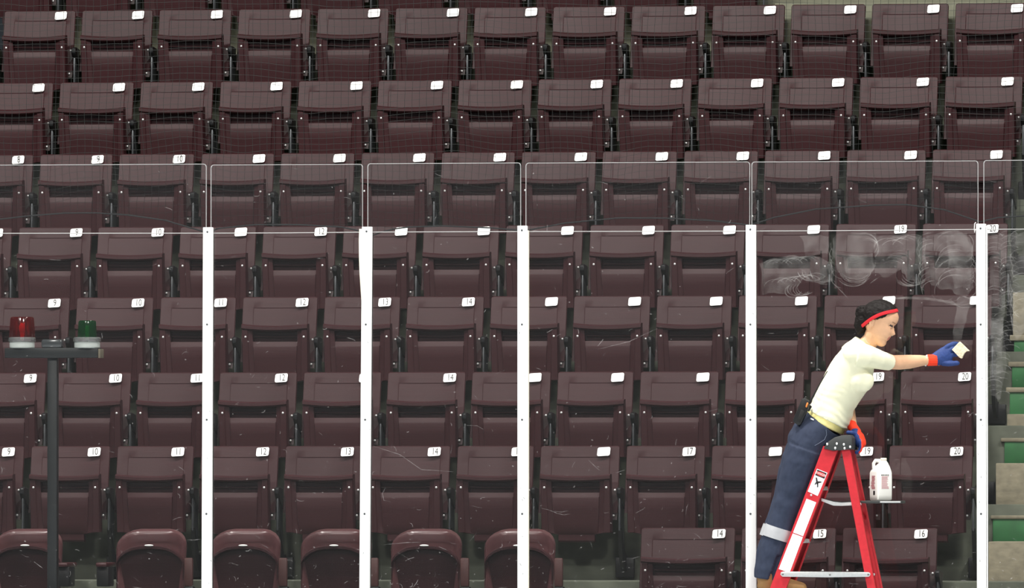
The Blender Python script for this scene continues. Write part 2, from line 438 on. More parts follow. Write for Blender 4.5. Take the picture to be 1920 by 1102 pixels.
def seat(r, i):
    labs = LABELS[r]; Y = rowY(r)
    gap = 12.0
    right = W(labs[i] + 30 * (1 - .012 * (7 - r)), 500, Y).x
    if r == 8:
        w = (W(174, 500, Y).x - W(0, 500, Y).x)
    else:
        step = labs[i] - labs[i - 1] if i > 0 else labs[1] - labs[0]
        w = right - W(labs[i] - step + 30 * (1 - .012 * (7 - r)) + gap, 500, Y).x
    w = math.floor(w * 200 + .1) / 200
    x = right - w / 2
    n = NUM.get(r, {}).get(i)
    k = len(labs) - i
    if r in (0, 1, 2):
        lab = 'maroon folded stadium seat backed by the khaki landing wall in the top full row' if r == 1 and k <= 3 else f'maroon folded stadium seat with {"its tag cut off" if r == 0 else "a glaring white tag"} in the {ROWNAME[r]}'
    elif n and (n[1] or r == 8):
        lab = f'maroon seat tagged {n[0]}, {ORD[k]} from the aisle stairs, {ROWNAME[r]}'
    elif k == 1:
        lab = f'maroon folded stadium seat beside the aisle stairs in the {ROWNAME[r]}'
    else:
        lab = f'maroon folded stadium seat, {ORD[k]} from the aisle stairs in the {ROWNAME[r]}'
    root = empty('stadium_seat', (x, Y, TREAD[r]), lab, 'seat', f'folded seats in the {ROWNAME[r]}')
    link('backrest', back_mesh(w), None, root)
    link('seat_pan', pan_mesh(w), None, root)
    hw, hp = w / 2, (w - .058) / 2
    for bx, by, bz in ((-hp + .024, -.154, .552), (hp - .024, -.154, .552)):
        link('bolt', BOLT, None, root).location = (bx, by, bz)
    link('bolt', BOLT, None, root).location = (hw - .020, -.039, .536)
    link('bolt', BOLT, None, root).location = (hw - .024, -.059, .385)
    link('back_bracket', BRK, None, root).location = (hw, 0, 0)
    for s, me in (('armrest', ARM), ('standard', STD), ('mount_bracket', FOOT)):
        link(s, me, None, root).location = (hw + .017, 0, 0)
    if r > 0:
        pl = link('number_plate', PLATE, None, root)
        pl.location = (hw - .097, .0205, SEAT_H - .034); pl.rotation_euler = (-R(13), 0, 0)
        if n:
            t = link('number', text_mesh(n[0], .060, .68), 'ink', pl)
            t.rotation_euler = (R(90), 0, 0); t.location = (.004, -.0008, 0)
    return root
for r in range(8, -1, -1):
    for i in range(len(LABELS[r])): seat(r, i)

# ------------------------------------------------------------------ rounded front-row chairs
def loge_back():
    """shell with big rounded top corners and a rolled rim"""
    hw, z0, z1, rc = .212, .25, .80, .13
    P, Q = [], []
    xs = [-1, -.985, -.95, -.88, -.78, -.6, -.4, -.2, 0, .2, .4, .6, .78, .88, .95, .985, 1]
    tz = [0, .2, .4, .6, .75, .86, .93, .975, 1]
    for t in xs:
        x = hw * t; e = max(0, rc - (hw - abs(x)))
        zt = z1 - (rc - math.sqrt(max(rc * rc - e * e, 0))) * .85
        p, q_ = [], []
        for s in tz:
            z = z0 + (zt - z0) * s
            y = .03 - (z1 - z) * .16 - .10 * abs(t) ** 4
            edge = max(abs(t) ** 10, s ** 14)
            p.append((x * (1 - .06 * (1 - s)), y - .028 * (1 if .87 < max(abs(t), s) < .98 else 0) + .012 * edge, z)); q_.append((x * (1 - .06 * (1 - s)), y + .014 + .008 * edge, z))
        P.append(p); Q.append(q_)
    return grid_solid('backrest', P, Q, 50)
def loge_pan():
    hw, z0, z1, rc = .205, .22, .705, .15
    P, Q = [], []
    xs = [-1, -.985, -.94, -.85, -.7, -.5, -.25, 0, .25, .5, .7, .85, .94, .985, 1]
    tz = [0, .2, .45, .7, .85, .935, .955, .985, 1]
    for t in xs:
        x = hw * t; e = max(0, rc - (hw - abs(x)))
        zt = z1 - (rc - math.sqrt(max(rc * rc - e * e, 0))) * .62 - .02 * t * t
        p, q_ = [], []
        for s in tz:
            z = z0 + (zt - z0) * s
            m_ = max(abs(t), s)
            y = -.15 + (z1 - z) * .14 + (.045 if m_ < .945 else (0 if m_ < .99 else .012))
            p.append((x * (1 - .10 * (1 - s)), y, z)); q_.append((x * (1 - .10 * (1 - s)), max(y + .008, -.10 + (z1 - z) * .14), z))
        P.append(p); Q.append(q_)
    return grid_solid('seat_pan', P, Q, 40)
LB, LP = shared('lb', loge_back(), 'loge'), shared('lp', loge_pan(), 'seat')
LTAG = shared('seat_tag', ball('seat_tag', (0, 0, 0), (.028, .012, .0062), 16), 'tag')
def pad_mesh():
    bm = bmesh.new(); add_box(bm, (-.026, -.27, .46), (.026, -.24, .63), .010); return bm_mesh(bm, 'arm_pad')
M['pad'] = mat('brown_arm_pad', srgb(74, 42, 40), .55, noise_amt=.15)
PADUP = shared('arm_pad', pad_mesh(), 'pad')
PADDN = shared('arm_pad_d', boxmesh('arm_pad_d', (-.034, -.30, .575), (.034, -.02, .602), .010), 'lip')
def armblock():
    bm = bmesh.new(); add_box(bm, (-.030, -.265, .36), (.030, -.20, .462), .010)
    add_prism(bm, [Vector((-.012, y, z)) for y, z in [(-.25, .37), (-.21, .37), (.06, .14), (.135, .12), (.135, .02), (.0, .04), (-.2, .26)]], (.024, 0, 0))
    return bm_mesh(bm, 'arm_support')
ABLK = shared('arm_support', armblock(), 'iron')
ABLKD = shared('arm_support_d', boxmesh('abd', (-.036, -.26, .46), (.036, -.10, .578), .008), 'iron')
AROD = shared('chrome_rod', tube('chrome_rod', [(0, -.255, .37), (0, -.245, .0)], .008, 8), 'bolt')
loge_px = [57, 289, 465, 635, 804, 979]
for i, px in enumerate(loge_px):
    c = W(px, 1040, 1.25); k = 6 - i
    ordn = 'beside the bare concrete gap' if k == 1 else f'{ORD[k]} from the bare concrete gap'
    root = empty('rounded_chair', (c.x, 1.25, W(px, 991, 1.25).z - .80), f'rounded maroon armchair {ordn} in the front row', 'chair', 'rounded armchairs in the front row')
    link('backrest', LB, None, root); link('seat_pan', LP, None, root)
    link('seat_tag', LTAG, None, root).location = (0, -.150, .702)
    up = i >= 2
    for ax, use in ((.262, True), (-.262, i == 0 or i == 1)):
        if not use: continue
        if i in (0, 1) and not (i == 1 and ax > 0):
            link('arm_pad', PADDN, None, root).location = (ax * .98, 0, 0); link('arm_support', ABLKD, None, root).location = (ax * .98, 0, 0)
        else:
            link('arm_pad', PADUP, None, root).location = (ax, 0, 0); link('arm_support', ABLK, None, root).location = (ax, 0, 0)
        link('chrome_rod', AROD, None, root).location = (ax, 0, .0)

# ------------------------------------------------------------------ goal lights on a T post behind the glass
GY = .42
gl = empty('goal_light_stand', W(99, 1102, GY).to_tuple()[:2] + (TREAD[8],), 'black T-shaped steel post carrying a red and a green goal lamp', 'light stand')
def gpart(name, me, m, parent=None):
    o = link(name, me, m, parent or gl)
    o.matrix_parent_inverse = Matrix.Translation(-Vector(gl.location))
    return o
def gbox(name, x0, y0, x1, y1, Y0, Y1, m, bev=.004, parent=None):
    a, b = W(x0, y1, GY), W(x1, y0, GY)
    return gpart(name, boxmesh(name, (a.x, Y0, a.z), (b.x, Y1, b.z), bev), m, parent)
a = W(90, 668, GY); b = W(108, 668, GY)
gpart('pole', boxmesh('pole', (a.x, GY - .02, TREAD[8]), (b.x, GY + .035, a.z), .004), 'black')
gbox('crossbar', 12, 652, 187, 671, GY - .05, GY + .06, 'black')
gbox('junction_box', 80, 636, 119, 652.5, GY - .045, GY + .03, mat('smoked_plastic', srgb(62, 66, 68), .2, spec=.8), .012)
gbox('end_cap', 187, 654, 191, 671, GY - .045, GY + .055, mat('tan_wood_end', srgb(120, 112, 96), .8), .002)
def lens_mat(name, col, shade):
    m = bpy.data.materials.new(name); m.use_nodes = True; nt = m.node_tree; nt.nodes.clear()
    out = nt.nodes.new('ShaderNodeOutputMaterial'); tr = nt.nodes.new('ShaderNodeBsdfTransparent'); tr.inputs[0].default_value = col
    gl_ = nt.nodes.new('ShaderNodeBsdfGlossy'); gl_.inputs[1].default_value = .12
    tl = nt.nodes.new('ShaderNodeBsdfDiffuse'); tl.inputs[0].default_value = shade
    m1 = nt.nodes.new('ShaderNodeMixShader'); m1.inputs[0].default_value = .35
    m2 = nt.nodes.new('ShaderNodeMixShader'); m2.inputs[0].default_value = .06
    nt.links.new(tr.outputs[0], m1.inputs[1]); nt.links.new(tl.outputs[0], m1.inputs[2])
    nt.links.new(m1.outputs[0], m2.inputs[1]); nt.links.new(gl_.outputs[0], m2.inputs[2]); nt.links.new(m2.outputs[0], out.inputs[0])
    return m
REDL = lens_mat('red_lens', (.75, .05, .04, 1), srgb(84, 8, 10))
GRNL = lens_mat('green_lens', (.02, .30, .08, 1), srgb(8, 74, 34))
M['clear'] = film('clear_rim', (.75, .78, .78, 1), .22, gloss=2.0, rough=.1)
M['mirror'] = mat('lamp_reflector', srgb(230, 230, 230), .12, metal=1)
def beacon(cx, lens, nm, x0t, x1t, x0b, x1b, yt, bw):
    s = 1 / (W(1, 500, GY).x - W(0, 500, GY).x)
    c = W(cx, 652.5, GY); rt, rb = (x1t - x0t) / 2 / s, (x1b - x0b) / 2 / s; h = (631 - yt) / 322
    base = gpart('lamp_base', lathe('lamp_base', [(bw / 2 / s * .96, 0), (bw / 2 / s, .004), (bw / 2 / s, .033), (bw / 2 / s * .97, .037)]), 'lampbase'); base.location = c
    rim = gpart('clear_rim', lathe('clear_rim', [(bw / 2 / s * 1.06, .037), (bw / 2 / s * 1.09, .041), (bw / 2 / s * 1.09, .058), (bw / 2 / s * 1.02, .064)]), 'clear'); rim.location = c
    n = 28; v, f = [], []
    prof = [(rb, .062), (rb * .99, .075), (rt + (rb - rt) * .5, .062 + h * .5), (rt, .062 + h * .93), (rt * .93, .062 + h), (rt * .3, .062 + h * 1.0)]
    l = gpart('lens', lathe('lens', prof, 28), lens); l.location = c
    l['label'] = nm + ' ribbed lamp lens'
    bm = bmesh.new(); add_ball(bm, (0, 0, .062 + h * .45), (rb * .28, rb * .28, h * .26), 12); add_tube(bm, [(0, 0, .055), (0, 0, .062 + h * .3)], .012, 8)
    bu = gpart('bulb', bm_mesh(bm, 'bulb', 60), mat('bulb_glass', srgb(240, 235, 225), .1, spec=1), None); bu.location = c
    bm = bmesh.new()
    rr = rb * .62
    for k in range(7):
        a0 = R(20 + k * 20); a1 = R(40 + k * 20)
        add_prism(bm, [Vector((rr * math.cos(a0), rr * math.sin(a0), .075)), Vector((rr * math.cos(a1), rr * math.sin(a1), .075)), Vector((rr * .9 * math.cos(a1), rr * .9 * math.sin(a1), .06 + h * .8)), Vector((rr * .9 * math.cos(a0), rr * .9 * math.sin(a0), .06 + h * .8))], (0, .003, 0))
    rf = gpart('reflector', bm_mesh(bm, 'reflector', 40), 'mirror'); rf.location = c
    for k in range(10):                                     # moulded ribs of the lens
        a0 = R(36 * k + 12)
        rib = gpart('lens_rib', tube('lens_rib', [(rb * math.cos(a0), rb * math.sin(a0), .066), (rt * math.cos(a0), rt * math.sin(a0), .060 + h * .95)], .0035, 6), lens)
        rib.parent = l; rib.matrix_parent_inverse = Matrix.Identity(4)
beacon(41.5, REDL, 'red', 21.5, 62.5, 19, 65, 592, 46)
beacon(163.5, GRNL, 'green', 148.5, 178.5, 147.5, 180, 599, 47)

# ------------------------------------------------------------------ glass panes, posts, cable, net
pane_px = [(-240, 387, 308, 'tall clear glass pane in front of the goal light stand', .6),
           (395, 680, 308, 'clear glass pane between the straight plain post and the post with bowed strip', 1),
           (689, 976.5, 305.5, 'clear glass pane between the bowed strip post and the cream edged post', 1),
           (985.5, 1406, 304, 'wide clear glass pane, without soap, between the cream edged post and the woman', 1),
           (1409, 1834, 302, 'wide glass pane with soap swirls that the woman on the ladder cleans', 1),
           (1844, 2180, 300, 'soap streaked glass pane in front of the aisle stairs', 1)]
def ribbon(pts, wid, y, v, f):
    n0 = len(v); P = [Vector((p[0], 0, p[1])) for p in pts]
    for i, p in enumerate(P):
        t = (P[min(i + 1, len(P) - 1)] - P[max(i - 1, 0)]).normalized(); n_ = Vector((-t.z, 0, t.x))
        w = wid * (.25 if i in (0, len(P) - 1) else 1) / 2
        v.append((p.x + n_.x * w, y, p.z + n_.z * w)); v.append((p.x - n_.x * w, y, p.z - n_.z * w))
    for i in range(len(P) - 1):
        k = n0 + 2 * i; f.append((k, k + 1, k + 3, k + 2))
GB = 1.03
rs = random.Random(3)
for i, (x0, x1, yt, lab, dens) in enumerate(pane_px):
    a, b = W(x0, yt, 0), W(x1, yt, 0); zt = W((max(x0, 0) + min(x1, 1920)) / 2, yt, 0).z
    root = empty('rink_glass', ((a.x + b.x) / 2, 0, GB), lab, 'glass pane', 'rink glass panes')
    cx = root.location.x; hw = (b.x - a.x) / 2; h = zt - GB; rc = .018
    out = [Vector((-hw, 0, 0)), Vector((hw, 0, 0))]
    for k in range(6): out.append(Vector((hw - rc + rc * math.cos(R(18 * k)), 0, h - rc + rc * math.sin(R(18 * k)))))
    for k in range(6): out.append(Vector((-hw + rc - rc * math.sin(R(18 * k)), 0, h - rc + rc * math.cos(R(18 * k)))))
    link('sheet', prism('sheet', out, (0, .012, 0), angle=30), 'glass', root)
    v, f = [], []
    E = out[1:] + [out[0]]                                   # right side, top, left side
    c = Vector((0, 0, h / 2))
    for k, p in enumerate(E):
        d = Vector((-.0030 if p.x > hw - rc * .4 else (.0030 if p.x < -hw + rc * .4 else 0), 0, 0 if p.z < h - rc * .8 else -.0030))
        for q_ in (p, p + d):
            v.append((q_.x, -.001, q_.z)); v.append((q_.x, .013, q_.z))
    for k in range(len(E) - 1):
        o = 4 * k; f += [(o, o + 4, o + 6, o + 2), (o + 1, o + 3, o + 7, o + 5), (o, o + 1, o + 5, o + 4)]
    link('polished_edge', raw('polished_edge', v, f, smooth=False), 'gedge', root)
    # scratches and puck marks scored in the sheet
    v, f = [], []
    zlo = W(900, 1102, 0).z - GB
    for k in range(int(230 * dens * hw / .65)):
        px_ = rs.uniform(-hw, hw); z = zlo + (h - zlo) * rs.random() ** 1.9
        ln = rs.choice([.005, .007, .009, .012, .016, .02, .03, .05]) * rs.uniform(.6, 1.4) * (2.5 if rs.random() < .04 else 1); an = rs.uniform(-.7, .7) + (1.2 if rs.random() < .25 else 0)
        cv = rs.uniform(-2.5, 2.5) if ln < .05 else rs.uniform(-.5, .5)
        pts, p, an2 = [], Vector((px_, 0, z)), an
        for s in range(7):
            if abs(p.x) < hw - .01 and zlo - .1 < p.z < h - .02: pts.append((p.x, p.z))
            p = p + Vector((math.cos(an2), 0, math.sin(an2))) * ln / 6; an2 += cv / 6
        if len(pts) > 2: ribbon(pts, rs.choice([.0014, .002, .003, .0045]) * (1.4 if ln < .014 else .8), -.0008, v, f)
    if i == 3:
        for pl in ([(1014, 952), (1030, 956), (1045, 962), (1057, 965), (1070, 963)], [(1040, 958), (1052, 960), (1066, 957)], [(1103, 862), (1120, 878), (1124, 881)], [(1318, 965), (1342, 986)], [(1120, 655), (1180, 640), (1240, 612)]):
            ribbon([(W(x, y, 0).x - cx, W(x, y, 0).z - GB) for x, y in pl], .0035, -.0009, v, f)
    if i == 2:
        for pl in ([(700, 836), (750, 852), (790, 880), (850, 884)], [(872, 797), (895, 798), (907, 805)], [(718, 1021), (760, 1017), (790, 1016)], [(724, 912), (717, 925), (720, 938), (732, 940)]):
            ribbon([(W(x, y, 0).x - cx, W(x, y, 0).z - GB) for x, y in pl], .0035, -.0009, v, f)
    tag(link('scratches', raw('scratches', v, f, smooth=False), 'scratch', root), kind='stuff')
    # soap swirls wiped over the glass, plus pale reflections painted in
    if i in (4, 5):
        vb, fb, va, fa = [], [], [], []
        lay = [0]
        def loc(x, y): p = W(x, y, 0); return (p.x - cx, p.z - GB)
        def blob(poly, rep_=2):
            """wiped patch of soap with a wavy outline"""
            lay[0] += 1; y = -.0012 - .00012 * lay[0]
            mx, my = sum(p[0] for p in poly) / len(poly), sum(p[1] for p in poly) / len(poly); n0 = len(vb)
            vb.append((loc(mx, my)[0], y, loc(mx, my)[1])); m_ = 0
            for (x0_, y0_), (x1_, y1_) in zip(poly, poly[1:] + poly[:1]):
                for k in range(5):
                    t = k / 5; b = 2.2 * math.sin(math.pi * t * 2 + x0_)
                    q_ = loc(x0_ + (x1_ - x0_) * t + b * .7, y0_ + (y1_ - y0_) * t - b); vb.append((q_[0], y, q_[1])); m_ += 1
            for k in range(m_): fb.append((n0, n0 + 1 + k, n0 + 1 + (k + 1) % m_))
        def strokes(x0_, y0_, x1_, y1_, n, rad, a0, a1, sq=.8, wid=.004):
            """sweeps of the sponge: one arc after another, each shifted along"""
            lay[0] += 1; y = -.0013 - .00012 * lay[0]
            for q_ in range(n):
                t = q_ / max(1, n - 1); rr = rad * rs.uniform(.88, 1.08); ex, ey = rs.uniform(-2, 2), rs.uniform(-1.5, 1.5)
                b0, b1 = a0 + rs.uniform(0, 25), a1 - rs.uniform(0, 30); pts = []
                for k in range(13):
                    an = R(b0 + (b1 - b0) * k / 12)
                    p = loc(x0_ + (x1_ - x0_) * t + ex + rr * math.cos(an), y0_ + (y1_ - y0_) * t + ey - rr * sq * math.sin(an)); pts.append(p)
                pts = [p for p in pts if abs(p[0]) < hw - .012]
                if len(pts) > 3: ribbon(pts, wid * rs.uniform(.5, 1.5), y - .00004 * (q_ % 2), va, fa)
        if i == 4:
            blob([(1570, 437), (1640, 437), (1646, 452), (1637, 470), (1641, 500), (1632, 516), (1612, 530), (1590, 528), (1574, 512), (1562, 480), (1560, 450)])
            blob([(1738, 440), (1790, 433), (1820, 444), (1826, 480), (1824, 540), (1810, 560), (1785, 545), (1755, 538), (1738, 525), (1730, 490)])
            blob([(1640, 446), (1700, 436), (1736, 450), (1736, 500), (1725, 530), (1702, 526), (1690, 505), (1662, 520), (1640, 512)])
            blob([(1425, 492), (1470, 480), (1520, 480), (1562, 490), (1562, 525), (1540, 535), (1510, 520), (1480, 548), (1430, 552)])
            blob([(1578, 478), (1636, 476), (1640, 505), (1618, 526), (1592, 524)]); blob([(1776, 440), (1812, 438), (1824, 470), (1820, 540), (1790, 540), (1778, 500)])
            blob([(1500, 440), (1556, 442), (1552, 476), (1512, 478)])
            blob([(1796, 556), (1822, 558), (1812, 600), (1800, 645), (1786, 640), (1790, 600)])  # pale diagonal reflection painted as a film patch
            for a_ in [(1790, 462, 1792, 548, 12, 36, 60, 190), (1745, 455, 1752, 545, 13, 26, 80, 230), (1800, 455, 1806, 540, 9, 24, -80, 60), (1606, 500, 1600, 516, 6, 30, -160, -10), (1618, 458, 1624, 470, 6, 26, -50, 130), (1580, 460, 1584, 520, 8, 26, 140, 260),
                       (1665, 470, 1712, 462, 7, 26, 30, 170), (1700, 515, 1716, 512, 7, 26, -170, -20), (1672, 505, 1690, 490, 6, 24, 20, 150), (1450, 505, 1520, 498, 9, 24, 20, 160), (1455, 540, 1530, 530, 9, 22, 10, 170), (1520, 505, 1548, 512, 7, 26, 170, 330), (1770, 548, 1812, 556, 6, 24, 190, 340), (1486, 545, 1510, 540, 6, 15, 100, 350)]:
                strokes(*a_)
            ribbon([loc(x, y) for x, y in [(1660, 561), (1700, 558), (1740, 560), (1780, 566), (1800, 575)]], .014, -.006, va, fa)  # curved arm reflection painted as a pale streak
            ribbon([loc(x, y) for x, y in [(1564, 533), (1580, 548), (1594, 563)]], .006, -.006, va, fa)
            ribbon([loc(x, y) for x, y in [(1632, 531), (1640, 525), (1650, 518)]], .007, -.006, va, fa)
        else:
            blob([(1854, 440), (1884, 436), (1888, 520), (1882, 600), (1886, 690), (1876, 748), (1856, 742)])
            blob([(1884, 440), (1918, 436), (1940, 520), (1938, 600), (1906, 640), (1892, 590), (1888, 510)])
            blob([(1856, 600), (1880, 596), (1880, 700), (1858, 700)])
            strokes(1864, 448, 1864, 742, 34, 17, 15, 170, .75, .0035); strokes(1893, 446, 1896, 660, 24, 20, 20, 180, .7, .0035)
            strokes(1914, 450, 1918, 600, 14, 22, 60, 240, .9, .0035); strokes(1878, 560, 1880, 745, 16, 15, 10, 160, .8, .0035)
        tag(link('soap_film', raw('soap_film', vb, fb, smooth=False), 'smear', root), kind='stuff')
        tag(link('soap_streaks', raw('soap_streaks', va, fa, smooth=False), 'smear2', root), kind='stuff')

posts = [(380.5, 398.5, 377.5, 396.5, 426, 'plain white glass post between the goal lights pane and next narrow pane'),
         (678.5, 697, 673.5, 692.5, 425, 'white glass post with a bowed loose strip along its side'),
         (970, 988, 970, 989.5, 423, 'white glass post with a cream strip along its edge'),
         (1398, 1416.8, 1398, 1417.5, 421.5, 'white glass post beside the navy trouser leg of the woman'),
         (1830, 1848, 1831.5, 1849, 419.5, 'white glass post with black seam beside the held sponge and stairs')]
for i, (l0, r0, l1, r1, yt, lab) in enumerate(posts):
    T0, T1, B0, B1 = W(l0, yt, -.035), W(r0, yt, -.035), W(l1, 1102, -.035), W(r1, 1102, -.035)
    zb = GB; kk = (T0.z - zb) / (T0.z - B0.z)
    B0 = T0 + (B0 - T0) * kk; B1 = T1 + (B1 - T1) * kk
    root = empty('glass_post', ((B0.x + B1.x) / 2, -.01, zb), lab, 'post', 'white posts between the panes')
    inv = Matrix.Translation(-Vector(root.location))
    def pp(name, me, m):
        o = link(name, me, m, root); o.matrix_parent_inverse = inv; return o
    pp('post_channel', prism('post_channel', [B0, B1, T1, T0], (0, .03, 0), .003), 'post')
    g = .006
    pp('rubber_gasket', prism('rubber_gasket', [B0 + Vector((-g * .5, .026, 0)), B1 + Vector((-.004, .026, 0)), T1 + Vector((-.004, .026, -.02)), T0 + Vector((-g * .5, .026, -.02))], (0, .045, 0)), 'rubber')
    for by in (yt + 8.5, 608, 786.5, 963):
        t = (by - yt) / (1102 - yt); cxp = (l0 + r0) / 2 + ((l1 + r1) - (l0 + r0)) / 2 * t - .6
        pp('post_bolt', ball('post_bolt', W(cxp, by, -.0355), (.0062, .0025, .0062), 10), 'hole')
    for k in range(9):
        t = rs.random(); sx = rs.uniform(l0 + 2, r0 - 3); sy = yt + 30 + t * 640
        p0, p1 = W(sx, sy, -.0358), W(sx + rs.uniform(-2, 3), sy + rs.uniform(1, 4), -.0358)
        pp('scuff_mark', prism('scuff_mark', [p0, p1, p1 + Vector((.002, 0, .001)), p0 + Vector((.002, 0, .001))], (0, .0012, 0)), 'scuff')
    if i == 1:
        path = [(676, 429), (675.2, 450), (675.5, 480), (676.5, 510), (678.5, 540), (680, 562)]
        L = [W(x - 2.5, y, -.02) for x, y in path]; Rr = [W(x + 5, y, -.02) for x, y in path]
        pp('bowed_strip', prism('bowed_strip', L + Rr[::-1], (0, .016, 0)), 'cream')
        path = [(676.5, 820), (675, 900), (673.5, 1000), (672, 1102)]
    if i == 2:
        pp('cream_strip', prism('cream_strip', [W(988, 1102, -.03), W(991, 1102, -.03), W(991.2, 432, -.03), W(988, 432, -.03)], (0, .02, 0)), 'cream')
    if i == 4:
        pp('cover_strip', prism('cover_strip', [W(1850, 1102, -.03), W(1852, 1102, -.03), W(1851, 424, -.03), W(1849, 424, -.03)], (0, .02, 0)), 'post')
        pp('hook', tube('hook', [W(1829, 430, -.02), W(1827.5, 436, -.022), W(1826.8, 428, -.022), W(1827.5, 419, -.022), W(1829.5, 417, -.02)], .0022, 6), 'cable')

cab = [(-240, 438), (0, 437.3), (388, 437), (540, 436.5), (690, 435), (980, 434), (1200, 433.6), (1407, 433), (1560, 432.4), (1838, 430), (2160, 428)]
tag(link('wire_cable', tube('wire_cable', [W(x, y, .018) for x, y in cab], .0024, 6), 'cable'), 'thin white taut wire strung across the posts below their tops', 'cable')

# net: its bottom rope arches up between the posts
NY = .055
rope = [(-240, 435), (-120, 415), (0, 411), (60, 404), (120, 399.5), (180, 399), (240, 403), (310, 413), (388, 436), (410, 428), (480, 421), (560, 421), (640, 425.5), (676, 433), (694, 443), (715, 435), (740, 429), (766, 425.5), (830, 423.5), (920, 427), (975, 432), (992, 431), (1060, 418), (1160, 408.5), (1250, 409), (1340, 414), (1407, 422), (1450, 408), (1530, 392), (1640, 384.5), (1700, 383.5), (1770, 393), (1838, 416), (1870, 408), (1930, 404), (2040, 402), (2160, 415)]
def ropey(x):
    for (x0, y0), (x1, y1) in zip(rope, rope[1:]):
        if x0 <= x <= x1: return y0 + (y1 - y0) * (x - x0) / (x1 - x0)
    return 420
net = empty('safety_net', W(960, 420, NY), 'dark square-mesh safety net hung above the glass, bottom rope arching', 'net')
ninv = Matrix.Translation(-Vector(net.location))
o = link('bottom_rope', tube('bottom_rope', [W(x, y, NY) for x, y in rope], .0042, 6), 'rope', net); o.matrix_parent_inverse = ninv
v, f = [], []
def strand(pts, r):
    n0 = len(v)
    for i, p in enumerate(pts):
        t = (pts[min(i + 1, len(pts) - 1)] - pts[max(i - 1, 0)]).normalized()
        e = Vector((0, 1, 0)); s = t.cross(e).normalized()
        v.extend([p + s * r, p - s * r * .5 + e * r * .87, p - s * r * .5 - e * r * .87])
    for i in range(len(pts) - 1):
        for k in range(3):
            a = n0 + 3 * i + k; b = n0 + 3 * i + (k + 1) % 3; f.append((a, b, b + 3, a + 3))
def warp(x, y):
    n1 = noise.noise((x * .006, y * .012, 1.3)); n2 = noise.noise((x * .010, y * .007, 5.1)); n3 = noise.noise((x * .03, y * .03, 9.0))
    low = max(0, min(1, (y + 30) / 460))
    return x + 5 * n1 + 1.2 * n3, y + 9 * n2 * (.5 + low) + 1.4 * n3 + 4 * math.sin(x * .0123 + y * .004)
TW = .00115
xs = [-60 + 13.7 * k for k in range(150)]
for x in xs:
    ye = ropey(x); pts = []
    n_ = 34
    for k in range(n_ + 1):
        y = -45 + (ye + 45) * k / n_
        wx, wy = warp(x, y); t = max(0, (y - ye + 40) / 40) if y > ye - 40 else 0
        pts.append(W(wx + (x - wx) * t, wy + (y - wy) * t, NY + .004 * math.sin(y * .05 + x * .02)))
    strand(pts, TW)
for k in range(40):
    y = -42 + 12.3 * k
    seg = []
    for x in [-60 + 13.7 * j for j in range(150)]:
        wx, wy = warp(x, y)
        if wy < ropey(wx) - 1: seg.append(W(wx, wy, NY + .004 * math.sin(y * .05 + x * .02)))
        else:
            if len(seg) > 2: strand(seg, TW)
            seg = []
    if len(seg) > 2: strand(seg, TW)
o = tag(link('net_mesh', raw('net_mesh', v, f, smooth=False), 'net', net), kind='stuff'); o.matrix_parent_inverse = ninv

# ------------------------------------------------------------------ step ladder on the ice
LY0, LY1 = -.52, -.17
M['lred'] = mat('red_fibreglass', srgb(200, 44, 54), .42, spec=.4, noise_amt=.08, nscale=(40, 40, 40))
M['alu'] = mat('aluminium', srgb(206, 208, 208), .4, metal=.35, noise_amt=.06, nscale=(80, 80, 80))
M['cap'] = mat('charcoal_plastic', srgb(52, 54, 54), .55, noise_amt=.1)
M['label'] = mat('white_sticker', srgb(240, 240, 243), .5, noise_amt=.04, nscale=(60, 60, 60))
M['stext'] = mat('grey_sticker_print', srgb(220, 221, 227), .6)
M['dblack'] = mat('sticker_black', srgb(34, 30, 32), .5)
M['dred'] = mat('sticker_red', srgb(206, 60, 62), .5)
M['dwhite'] = mat('sticker_white', srgb(250, 240, 238), .5)
lad = empty('step_ladder', (W(1510, 1102, -.35).x, -.35, 0), 'red fibreglass step ladder with charcoal top cap, standing on the ice', 'ladder')
linv = Matrix.Translation(-Vector(lad.location))
def lp(name, me, m, parent=None):
    o = link(name, me, m, parent or lad)
    o.matrix_parent_inverse = linv if parent is None else parent.matrix_parent_inverse @ Matrix.Identity(4)
    return o
def farY(z): return LY0 + .19 + (2.0 - z) * .135              # far rails splay outward going down
def lineat(p0, p1, y): return p0[0] + (p1[0] - p0[0]) * (y - p0[1]) / (p1[1] - p0[1])
def rail(name, l0, l1, r0, r1, ytop, Y, flange, sgn, dep):
    yb = 551 + (LOOK.z / (W(960, 550, Y).z - W(960, 551, Y).z))
    yb = 1472
    A = [W(lineat(l0, l1, ytop), ytop, LY0), W(lineat(r0, r1, ytop), ytop, LY0), W(lineat(r0, r1, yb), yb, LY0), W(lineat(l0, l1, yb), yb, LY0)]
    for p in A[2:]: p.z = .012
    if Y > LY0: A = [Vector((p.x, farY(p.z), p.z)) for p in A]
    bm = bmesh.new(); add_prism(bm, A, (0, .006, 0))
    th = .006                                                # web plus two flanges: a channel section
    s = 1 if sgn > 0 else -1
    d1 = (A[1] - A[0]).normalized() * th
    fo = Vector((0, .006 if s > 0 else 0, 0))
    for fl in ([A[0], A[0] + d1, A[3] + d1, A[3]], [A[1] - d1, A[1], A[2], A[2] - d1]): add_prism(bm, [p + fo for p in fl], (0, dep * s, 0))
    return lp(name, bm_mesh(bm, name), 'lred'), A
FR = ((1541, 843), (1444, 1102)), ((1569.5, 846), (1474, 1102))
RR = ((1577.6, 842), (1626, 1102)), ((1592.6, 838), (1641, 1102))
